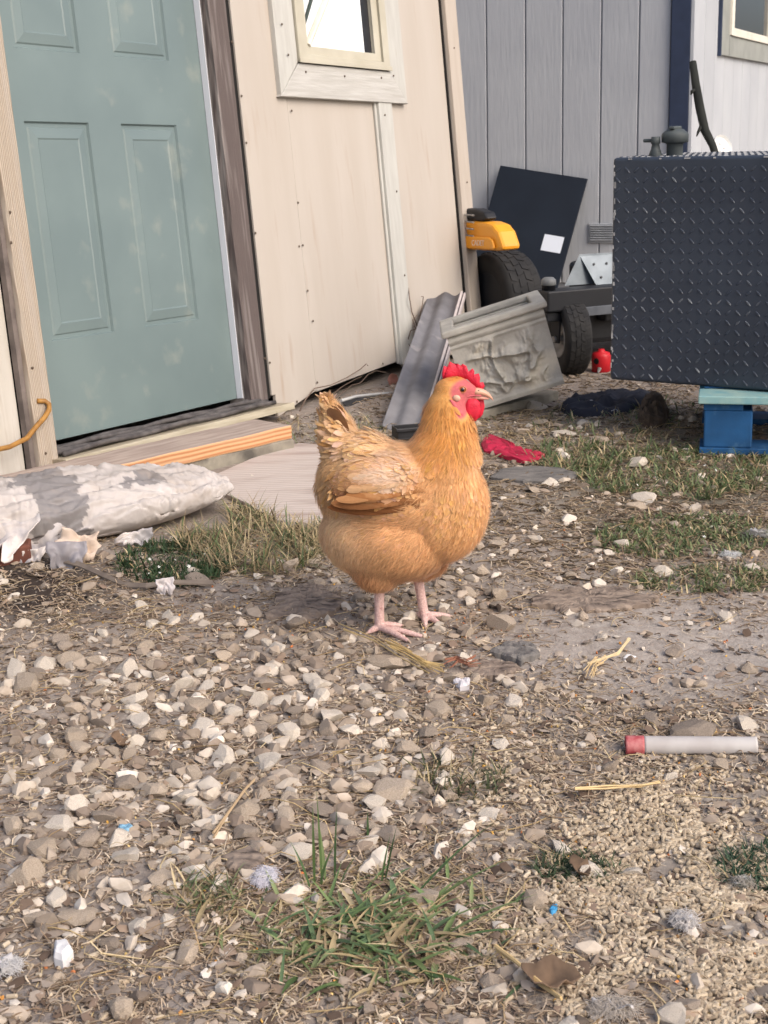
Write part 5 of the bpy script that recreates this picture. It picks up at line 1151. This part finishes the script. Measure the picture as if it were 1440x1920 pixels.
def plumage_col(p):
    keys = [((90, -30, 400), NECK, 40), ((80, -50, 345), NECK, 45), ((100, 30, 380), NECK, 40), ((150, -20, 280), BREAST, 60), ((120, -80, 220), BREAST, 60), ((0, -90, 240), BODY, 60), ((-90, -40, 190), FLUFF, 60), ((-60, -60, 110), BELLY, 40), ((60, -40, 110), BELLY, 50), ((20, -80, 170), BODY, 50),
            ((-110, -20, 300), TAILC, 50), ((-110, 20, 380), TAILC, 40), ((-40, 0, 340), FLUFF, 60), ((110, 0, 450), np.array(S(200, 134, 64)), 20), ((140, -50, 300), np.array(S(236, 198, 154)), 26), ((-40, -40, 335), np.array(S(230, 194, 150)), 26), ((-58, -108, 262), np.array(S(164, 108, 62)), 30), ((-10, -108, 252), np.array(S(172, 116, 70)), 26), ((-88, -95, 272), np.array(S(170, 116, 70)), 20)]  # wing browns: browner plumage, deepened further by painted shadow
    w = np.stack([1 / (1e-3 + ((p - np.array(k[0])) ** 2).sum(1) / k[2] ** 2) ** 1.5 for k in keys], -1); w /= w.sum(1, keepdims=True)
    c_ = w @ np.array([k[1] for k in keys]); return c_ * (1 + .16 * vnoise(p * .028 + 4) + .10 * vnoise(p * .07))[:, None] * np.array([1.03, 1.03, 1.04])
fm_ = np.clip(face_mask(BV), 0, 1)[:, None]
bc = plumage_col(BV); skin_c = np.array(S(192, 98, 100)) * (1 + .12 * vnoise(BV * .25)[:, None])
set_col(body_me, bc * (1 - fm_) + skin_c * fm_)
for p in body_me.polygons: p.use_smooth = True
M_skin = mat('hen_skin', (1, 1, 1), (.88, .85, .85), scale=300, rough=.7, bump=.2, bscale=500, attr='Col', spec=.25)
link('hen_body', body_me, M_skin, hen)
# surface samples
body_me.calc_loop_triangles(); nt = len(body_me.loop_triangles); TI = np.zeros(nt * 3, np.int32); body_me.loop_triangles.foreach_get('vertices', TI); TI = TI.reshape(-1, 3)
VN = np.zeros(nv_ * 3, np.float32); body_me.vertex_normals.foreach_get('vector', VN); VN = VN.reshape(-1, 3)
T0, T1, T2 = BV[TI[:, 0]], BV[TI[:, 1]], BV[TI[:, 2]]; TAr = np.linalg.norm(np.cross(T1 - T0, T2 - T0), axis=1); TC = np.cumsum(TAr) / TAr.sum()
def surf(n, seed):
    r_ = np.random.RandomState(seed); t = np.searchsorted(TC, r_.rand(n)).clip(0, nt - 1); a = np.sqrt(r_.rand(n))[:, None]; b_ = r_.rand(n)[:, None]
    w = np.concatenate([1 - a, a * (1 - b_), a * b_], 1); P = (BV[TI[t]] * w[..., None]).sum(1); N = (VN[TI[t]] * w[..., None]).sum(1); return P, N / np.linalg.norm(N, axis=1, keepdims=True)
FLOW = [((158, -20, 250), (-.15, 0, -1)), ((150, -20, 300), (0, 0, -1)), ((90, -90, 220), (-.55, 0, -.85)), ((90, -80, 290), (-.35, 0, -.9)), ((20, -90, 130), (-.55, 0, -.7)), ((-120, -30, 180), (-.25, 0, -.95)), ((-60, -70, 120), (-.15, 0, -1)), ((0, -105, 250), (-.95, 0, -.25)), ((0, -60, 190), (-.75, 0, -.6)), ((0, 0, 345), (-1, 0, .05)),
        ((-60, -30, 350), (-.9, 0, -.25)), ((-105, 20, 385), (-.35, .1, 1)), ((-125, 20, 340), (-.5, 0, .6)), ((-120, -30, 300), (-.55, 0, -.75)), ((-120, 10, 240), (-.4, 0, -.9)), ((90, -40, 400), (.02, 0, -1)), ((60, -40, 340), (-.4, 0, -.95)), ((110, -30, 350), (.05, 0, -1)), ((50, 0, 390), (-.25, 0, -1)), ((95, 0, 452), (-1, 0, -.2)), ((70, 0, 430), (-.4, 0, -1)), ((-30, -110, 280), (-1, 0, .02)), ((-60, -110, 260), (-1, 0, .12))]
FK = np.array([k[0] for k in FLOW], float); FD = np.array([k[1] for k in FLOW], float); FD /= np.linalg.norm(FD, axis=1, keepdims=True)
def flow(P, N):
    d2 = ((P[:, None] - FK[None]) * np.array([1, .5, 1])) ** 2; w = 1 / (200 + d2.sum(-1)) ** 1.6; f = (w[..., None] * FD[None]).sum(1)
    f = f - (f * N).sum(1, keepdims=True) * N; return f / (np.linalg.norm(f, axis=1, keepdims=True) + 1e-9)
def feathers(P, N, D, L, W, lift, cup, cols, rowsN=7, tip=.6, tipcol=None):
    """feather blades (mm): base P, along D, normal N"""
    n = len(P); T = np.cross(N, D); V = np.zeros((n, rowsN, 3, 3)); C_ = np.zeros((n, rowsN, 3, 3)); pos = P - N * 1.0; ang = lift.copy(); step = L / (rowsN - 1)
    for k in range(rowsN):
        t = k / (rowsN - 1); wk = W * (.35 + .65 * min(1, t * 2.6)) * (1 if t < tip else math.sqrt(max(.0, 1 - ((t - tip) / (1 - tip)) ** 2)) * .88 + .12)
        dn = N * np.cos(ang)[:, None] - D * np.sin(ang)[:, None]
        for j, s in enumerate((-1, 0, 1)): V[:, k, j] = pos + T * (s * wk * .5)[:, None] - dn * (abs(s) * wk * cup)[:, None]
        C_[:, k] = (cols * (.92 + .12 * t))[:, None, :]
        C_[:, k, 1] *= 1.04
        d3 = D * np.cos(ang)[:, None] + N * np.sin(ang)[:, None]; pos = pos + d3 * step[:, None]; ang = ang - lift * 2.0 / rowsN
    F = []
    for k in range(rowsN - 1):
        for j in (0, 1): a = k * 3 + j; F += [(a, a + 1, a + 4, a + 3)]
    F = np.array(F); m_ = rowsN * 3
    return V.reshape(-1, 3), (F[None] + (np.arange(n) * m_)[:, None, None]).reshape(-1, 4), C_.reshape(-1, 3)
M_feath = mat('feather', (1, 1, 1), (.9, .88, .86), scale=220, rough=.75, attr='Col', spec=.15, sheen=.3, transl=.28)
def add_feathers(name, *a, **k):
    V, F, c = feathers(*a, **k); o_ = link(name, np_mesh(name, V / 1000, F, c, True), M_feath, hen); return tag(o_, kind='stuff')
r = np.random.RandomState(77)
P, N = surf(30000, 5); fmk = face_mask(P); okf = fmk < .35
P, N = P[okf], N[okf]; D = flow(P, N)
neckness = np.clip((P[:, 2] - 318 + (P[:, 0] - 90) * .0) / 40, 0, 1) * (P[:, 0] > 25); headn = (P[:, 2] > 412) & (P[:, 0] > 55)
tailn = (P[:, 0] < -75) & (P[:, 2] > 330)
fluffn = np.clip(1 - (P[:, 2] - 150) / 70, 0, 1) * (P[:, 0] < 60) + np.clip((-70 - P[:, 0]) / 40, 0, 1) * (P[:, 2] < 300); fluffn = np.clip(fluffn, 0, 1)
pat = np.clip(1 - np.hypot((P[:, 0] + 12) / 48, (P[:, 2] - 302) / 22), 0, 1) * (P[:, 1] < -30)
L = 27 + 0 * P[:, 0]; W = 15 + 0 * L
L = np.where(neckness > .3, 30, L); W = np.where(neckness > .3, 5.5, W); L = np.where(headn, 9, L); W = np.where(headn, 3.2, W); L = np.where(tailn, 34, L); W = np.where(tailn, 11, W)
L = L * (1 - .2 * fluffn); W = W * (1 - .5 * fluffn)
prob = np.clip(160 / (L * W) * .75, 0.18, 1); sel = r.rand(len(P)) < prob
P, N, D, L, W, pat, fluffn = P[sel], N[sel], D[sel], L[sel], W[sel], pat[sel], fluffn[sel]; n = len(P)
cols = plumage_col(P) * (1 + .085 * r.randn(n))[:, None]; cols[:, 2] *= (1 + .15 * r.randn(n)); cols = np.where((pat > .05)[:, None], cols * (1 - np.minimum(pat * 1.8, .75)[:, None]) + np.array(S(226, 206, 188)) * np.minimum(pat * 1.8, .75)[:, None], cols).clip(.01, .9)
D = D + np.cross(N, D) * (.18 * r.randn(n))[:, None]; D /= np.linalg.norm(D, axis=1, keepdims=True)
add_feathers('contour_feathers', P, N, D, L * r.uniform(.8, 1.15, n), W * r.uniform(.8, 1.15, n), r.uniform(.06, .20, n) + .08 * fluffn, np.full(n, .10), cols)
# soft down strands over everything
P, N = surf(80000, 6); okf = face_mask(P) < .5; P, N = P[okf], N[okf]; D = flow(P, N); n = len(P); hd = P[:, 2] > 410; keep_ = (r.rand(n) < np.where(hd, 1, .45 + .55 * np.clip(np.clip(1 - (P[:, 2] - 150) / 60, 0, 1) + np.clip((-60 - P[:, 0]) / 40, 0, 1), 0, 1))) & ~((np.hypot((P[:, 0] + 42) / 66, (P[:, 2] - 272) / 40) < 1) & (P[:, 1] < -50) & (P[:, 2] < 292)); P, N, D, hd = P[keep_], N[keep_], D[keep_], hd[keep_]; n = len(P)
D = D + np.cross(N, D) * (.35 * r.randn(n))[:, None]; D /= np.linalg.norm(D, axis=1, keepdims=True)
fl = np.clip(1 - (P[:, 2] - 160) / 90, 0, 1) + np.clip((-60 - P[:, 0]) / 40, 0, 1)
L = np.where(hd, 6, 17 + 5 * np.clip(fl, 0, 1)) * r.uniform(.7, 1.3, n); W = r.uniform(.35, .9, n); cols = (plumage_col(P) * (1.08 + .14 * r.randn(n))[:, None]).clip(.02, .95); pt = np.clip(1.3 - np.hypot((P[:, 0] + 8) / 46, (P[:, 2] - 312) / 20), 0, .8) * (P[:, 1] < -30); cols = cols * (1 - pt[:, None]) + np.array(S(232, 214, 196)) * pt[:, None]
add_feathers('down_strands', P + N * (r.uniform(.5, 4, n) * np.where(hd, .2, 1))[:, None], N, D, L, W, r.uniform(.08, .40, n), np.full(n, .1), cols, rowsN=4)
# wing: three rows of coverts and a fold of flight feathers
def row(x0, z0, x1, z1, num, L0, W0, dx, dz, col, y_off, seed, lift=.1):
    r_ = np.random.RandomState(seed); t = np.linspace(0, 1, num); Pw = np.stack([x0 + (x1 - x0) * t, t * 0, z0 + (z1 - z0) * t], -1)
    # drop each base on the near surface
    side = BV[:, 1] < -20; B2 = BV[side]
    for i in range(num):
        d_ = (B2[:, 0] - Pw[i, 0]) ** 2 + (B2[:, 2] - Pw[i, 2]) ** 2; c_ = B2[np.argsort(d_)[:12]]; Pw[i, 1] = c_[:, 1].min() - y_off
    Nw = np.tile([-.05, -1, .12], (num, 1)); Nw /= np.linalg.norm(Nw, axis=1, keepdims=True); Dw = np.tile([dx, .06, dz], (num, 1)) + np.c_[np.zeros((num, 2)), .08 * r_.randn(num)]; Dw -= (Dw * Nw).sum(1, keepdims=True) * Nw; Dw /= np.linalg.norm(Dw, axis=1, keepdims=True)
    cw_ = np.array([S(*c) for c in col]); cc = cw_[r_.randint(len(cw_), size=num)] * (1 + .07 * r_.randn(num))[:, None]
    return Pw, Nw, Dw, np.full(num, L0) * r_.uniform(.9, 1.1, num), np.full(num, W0) * r_.uniform(.9, 1.1, num), np.full(num, lift), np.full(num, .12), cc
rows = [row(38, 250, -42, 240, 17, 74, 13, -1, .26, [(150, 100, 60), (138, 88, 50), (162, 110, 68)], 3, 1), row(44, 262, -52, 254, 17, 58, 13, -1, .18, [(172, 120, 76), (182, 130, 84), (158, 106, 64)], 5, 2),  # lower rows: brown plumage with the wing's shadow partly painted in
        row(46, 278, -54, 270, 16, 44, 12, -1, .08, [(184, 130, 82), (196, 144, 96), (172, 118, 72)], 6, 3), row(44, 294, -52, 290, 15, 34, 12, -1, .0, [(218, 180, 140), (222, 190, 154), (214, 172, 128)], 5, 4), row(36, 308, -52, 310, 14, 30, 12, -1, -.12, [(222, 190, 158), (216, 178, 138), (226, 198, 170)], 4, 5)]
add_feathers('wing_feathers', *[np.concatenate([q_[i] for q_ in rows]) for i in range(8)], rowsN=11, tip=.55)
# tail feathers
nt_ = 13; t = np.linspace(-1, 1, nt_); base = np.stack([-94 + 6 * np.abs(t), 26 + 26 * t, 338 + 0 * t], -1); Dt = np.stack([-.20 - .10 * np.abs(t) + .06 * r.randn(nt_), .20 * t, np.full(nt_, .95)], -1); Dt /= np.linalg.norm(Dt, axis=1, keepdims=True)
Nt = np.stack([np.full(nt_, -.6) + .3 * (r.rand(nt_) - .5), -.7 + 1.5 * (t > .0), np.full(nt_, -.15)], -1); Nt -= (Nt * Dt).sum(1, keepdims=True) * Dt; Nt /= np.linalg.norm(Nt, axis=1, keepdims=True)
add_feathers('tail_feathers', base, Nt, Dt, np.full(nt_, 68) * r.uniform(.85, 1.05, nt_), np.full(nt_, 36.), np.full(nt_, -.10), np.full(nt_, .16), np.array([S(160, 118, 76), S(142, 102, 66), S(186, 144, 98)])[r.randint(3, size=nt_)], rowsN=12, tip=.6)
# loose saddle plumes that break the outline
P, N = surf(9000, 9); sel = ((P[:, 0] < -85) & (P[:, 2] > 230)) | ((P[:, 0] < -10) & (P[:, 2] > 325)); P, N = P[sel][:260], N[sel][:260]; n = len(P); D = flow(P, N); D = D + np.cross(N, D) * (.4 * r.randn(n))[:, None]; D /= np.linalg.norm(D, axis=1, keepdims=True)
add_feathers('saddle_plumes', P, N, D, r.uniform(24, 42, n), r.uniform(4, 9, n), r.uniform(.15, .5, n), np.full(n, .15), (np.array([S(206, 164, 112), S(196, 148, 92), S(220, 186, 142)])[r.randint(3, size=n)]), rowsN=6)
# comb
def ph(cx_, cy_): return ((760 + cx_ / 6.545 - 750) / 1.06, (1185 - 660 - cy_ / 6.545) / 1.06)
cpoly = [ph(*q_) for q_ in [(512, 335), (504, 268), (528, 178), (575, 196), (628, 236), (612, 170), (598, 128), (640, 160), (682, 216), (690, 162), (728, 186), (752, 226), (748, 164), (792, 190), (818, 258), (862, 218), (884, 250), (882, 292), (936, 282), (950, 330), (946, 392), (988, 388), (1006, 436), (985, 470), (945, 478), (896, 440), (850, 395), (800, 345), (715, 335), (610, 342)]]
def flesh(name, poly, y0, thick, m_, par, wob=2.0):
    bm = bmesh.new(); vs_ = [bm.verts.new((p[0], 0, p[1])) for p in poly]; f_ = bm.faces.new(vs_); bmesh.ops.triangulate(bm, faces=[f_])
    bmesh.ops.subdivide_edges(bm, edges=bm.edges[:], cuts=2, use_grid_fill=True); bmesh.ops.triangulate(bm, faces=bm.faces[:])
    V = np.array([v.co[:] for v in bm.verts]); bd = np.array([any(e.is_boundary for e in v.link_edges) for v in bm.verts]); F = [[v.index for v in f.verts] for f in bm.faces]; be = [(e.verts[0].index, e.verts[1].index) for e in bm.edges if e.is_boundary]; bm.free()
    bp = V[bd]; dist = np.sqrt(((V[:, None] - bp[None]) ** 2).sum(-1)).min(1); h = thick * np.sqrt(np.clip(dist / 5, 0, 1)) * .5 + .5
    c = y0 + wob * np.sin(V[:, 0] * .13)
    A = np.c_[V[:, 0], c - h, V[:, 2]]; B_ = np.c_[V[:, 0], c + h, V[:, 2]]; nA = len(V)
    FF = [tuple(f) for f in F] + [tuple(i + nA for i in f[::-1]) for f in F] + [t_ for (a, b_) in be for t_ in ((a, b_, b_ + nA), (a, b_ + nA, a + nA))]
    o_ = link(name, np_mesh(name, np.r_[A, B_] / 1000, FF, smooth=True), m_, par)
    bm = bmesh.new(); bm.from_mesh(o_.data); bmesh.ops.recalc_face_normals(bm, faces=bm.faces); bm.to_mesh(o_.data); bm.free(); return o_
M_comb = mat('comb_flesh', S(214, 34, 62), S(196, 26, 52), scale=120, rough=.5, bump=.4, bscale=500, spec=.4); M_comb.node_tree.nodes['Principled BSDF'].inputs['Subsurface Weight'].default_value = .25; M_comb.node_tree.nodes['Principled BSDF'].inputs['Subsurface Radius'].default_value = (.006, .002, .001)
flesh('comb', cpoly, 0, 3.2, M_comb, hen, 1.6)
wpoly = [(118 + (a_ - 118) * 1.12, 414 + (b_ - 414) * 1.12) for (a_, b_) in [ph(*q_) for q_ in [(800, 560), (880, 560), (915, 600), (925, 680), (905, 760), (870, 800), (815, 790), (770, 745), (755, 690), (765, 620)]]]
flesh('wattle', wpoly, -15, 3.4, M_comb, hen, .8)
flesh('wattle', [(p[0] + 8.5, p[1] + 1.0) for p in wpoly], 6, 3.0, M_comb, hen, .8)
eary = BV[np.hypot(BV[:, 0] - 105, BV[:, 2] - 418) < 5][:, 1].min()
M_lobe = mat('ear_lobe', S(214, 176, 150), S(200, 150, 130), scale=200, rough=.6); M_face = mat('face_skin', S(206, 100, 104), S(190, 84, 92), scale=200, rough=.6, bump=.3, bscale=500)
bm = bmesh.new(); ell(bm, (105, eary - .5, 418.5), (6.4, 3.4, 5.4), 0, 20); me_ = bpy.data.meshes.new('ear_lobe'); bm.to_mesh(me_); bm.free(); link('ear_lobe', me_, M_lobe, hen)
flesh('ear_fold', [ph(*q_) for q_ in [(580, 540), (625, 560), (680, 640), (735, 710), (742, 755), (715, 768), (670, 720), (610, 630)]], BV[np.hypot(BV[:, 0] - 111, BV[:, 2] - 405) < 6][:, 1].min() - 1.0, 3.4, M_face, hen, .4)
# eye, beak
M_iris = mat('iris', S(150, 84, 40), rough=.15, spec=.6); M_pup = mat('pupil', (.006, .005, .005), rough=.05, spec=.8); M_rim = mat('eye_rim', S(196, 120, 92), rough=.6)
ex0, ez0 = ph(735, 445)
sidev = BV[(np.hypot(BV[:, 0] - ex0, BV[:, 2] - ez0) < 4)]; eyy = sidev[:, 1].min()
def ball(name, c, rad, m_, par=None, sub=3):
    bm = bmesh.new(); ell(bm, c, rad); me_ = bpy.data.meshes.new(name); bm.to_mesh(me_); bm.free()
    for p in me_.polygons: p.use_smooth = True
    return link(name, me_, m_, par or hen)
for sg in (1, -1):
    e_ = ball('eye', (ex0, sg * (eyy + 1.2), ez0), (5.6, 3.0, 5.2), M_iris)
    ball('pupil', (ex0, sg * (eyy - .85), ez0), (3.2, 1.5, 3.2), M_pup, e_)
    MB().tube([(mm(ex0 + 6.4 * math.cos(a), sg * (eyy + .2), ez0 + 5.6 * math.sin(a))) for a in np.linspace(0, 2 * math.pi, 17)], .0009, 6, cap=False).build('eyelid', M_rim, e_, smooth=True)
M_beak = mat('beak_horn', S(214, 168, 140), S(200, 146, 122), scale=80, rough=.4, spec=.5)
def loft(name, rings, m_, par):
    n_ = 14; V = []; F = []
    for (x, z, ry, rz_) in rings:
        for j in range(n_): a = 2 * math.pi * j / n_; V.append(mm(x, ry * math.cos(a), z + rz_ * math.sin(a)))
    for k in range(len(rings) - 1):
        for j in range(n_): F.append((k * n_ + j, k * n_ + (j + 1) % n_, (k + 1) * n_ + (j + 1) % n_, (k + 1) * n_ + j))
    F += [tuple(range(n_))[::-1], tuple((len(rings) - 1) * n_ + j for j in range(n_))]
    return MB().add(V, F).build(name, m_, par, smooth=True)
loft('upper_beak', [(134, 424.5, 8.5, 7), (143, 424, 7.5, 6.6), (150, 422.5, 6.2, 6), (157, 419.5, 4.8, 5), (162.5, 415.5, 3.2, 3.8), (166.5, 411, 1.7, 2.4), (168.5, 407.5, .6, 1.0)], M_beak, hen)
loft('lower_beak', [(132, 414, 7, 4), (142, 413.5, 6, 3.6), (150, 412.5, 4.6, 3), (157, 411.5, 3, 2), (161, 411, 1.2, 1)], mat('lower_beak_horn', S(200, 140, 124), rough=.5), hen)
MB().tube([mm(118, -14.5, 416), mm(128, -12, 418.5), mm(138, -8.2, 418.8), mm(148, -6.6, 417.6)], .0013, 6).build('mouth_line', mat('mouth_skin', S(186, 92, 100), rough=.6), hen, smooth=True)
ball('nostril', (143, -6.2, 426.5), (1.8, 1.0, .9), M_dark)
# legs with toes
M_leg = mat('leg_scales', S(224, 192, 184), S(206, 168, 160), scale=260, rough=.55, bump=.7, bscale=420, spec=.35, c3=S(190, 140, 134), s3=90, t3=(.58, .72))
M_claw = mat('claw', S(196, 170, 150), S(150, 128, 112), scale=200, rough=.4)
def hen_leg(top, ank, toes):
    parts = []
    def chain(pts, rs):
        for (a, b_, ra, rb) in zip(pts[:-1], pts[1:], rs[:-1], rs[1:]):
            a, b_ = np.array(a, float), np.array(b_, float); k = max(2, int(np.linalg.norm(b_ - a) / 2.2))
            for t_ in np.linspace(0, 1, k): parts.append((tuple(a + (b_ - a) * t_), (ra + (rb - ra) * t_,) * 3))
    chain([top, tuple((np.array(top) * .45 + np.array(ank) * .55)), ank], [11, 9.0, 9.2])
    tips = []
    for (tx, ty, kn) in toes:
        a = np.array(ank) + np.array([0, 0, -4.]); e_ = np.array([tx, ty, 5.0]); m1 = a + (e_ - a) * .35; m1[2] = 9 + kn; m2 = a + (e_ - a) * .7; m2[2] = 7.5 + kn * .5
        chain([a, m1, m2, e_], [7.6, 6.4, 5.4, 3.8]); tips.append((e_, (e_ - a) / np.linalg.norm(e_ - a)))
    bm = bmesh.new()
    for (c, rd) in parts:
        bmesh.ops.create_icosphere(bm, subdivisions=2, radius=1, matrix=Matrix.Translation(mm(*c)) @ Matrix.Diagonal((*mm(*rd), 1)))
    me_ = bpy.data.meshes.new('tmp'); bm.to_mesh(me_); bm.free(); o_ = bpy.data.objects.new('tmp', me_); COL.objects.link(o_); md = o_.modifiers.new('r', 'REMESH'); md.mode = 'VOXEL'; md.voxel_size = .0016; s_ = o_.modifiers.new('s', 'SMOOTH'); s_.iterations = 5
    d_ = bpy.context.evaluated_depsgraph_get(); out = bpy.data.meshes.new_from_object(o_.evaluated_get(d_)); bpy.data.objects.remove(o_)
    for p in out.polygons: p.use_smooth = True
    lg = link('leg', out, M_leg, hen)
    for (e_, d3) in tips:
        MB().tube([mm(*(e_ - d3 * 2)), mm(*(e_ + d3 * 5)), mm(*(e_ + d3 * 10 + np.array([0, 0, -4])))], [.0030, .0021, .0006], 7).build('claw', M_claw, lg, smooth=True)
def hpx(x, y): g_ = ground_at(x, y); return (g_[0] - HO[0]) * 1000, (g_[1] - HO[1]) * 1000
n0 = hpx(712, 1186); f0 = hpx(795, 1164)
hen_leg((n0[0] + 2, n0[1] - 2, 104), (n0[0], n0[1], 15), [(*hpx(790, 1198), 1), (*hpx(752, 1178), 3), (*hpx(764, 1206), 1), (*hpx(692, 1190), 0)])
hen_leg((f0[0] - 12, f0[1] - 4, 104), (f0[0], f0[1], 15), [(*hpx(842, 1160), 1), (*hpx(798, 1180), 1), (*hpx(826, 1176), 2), (*hpx(766, 1158), 0)])
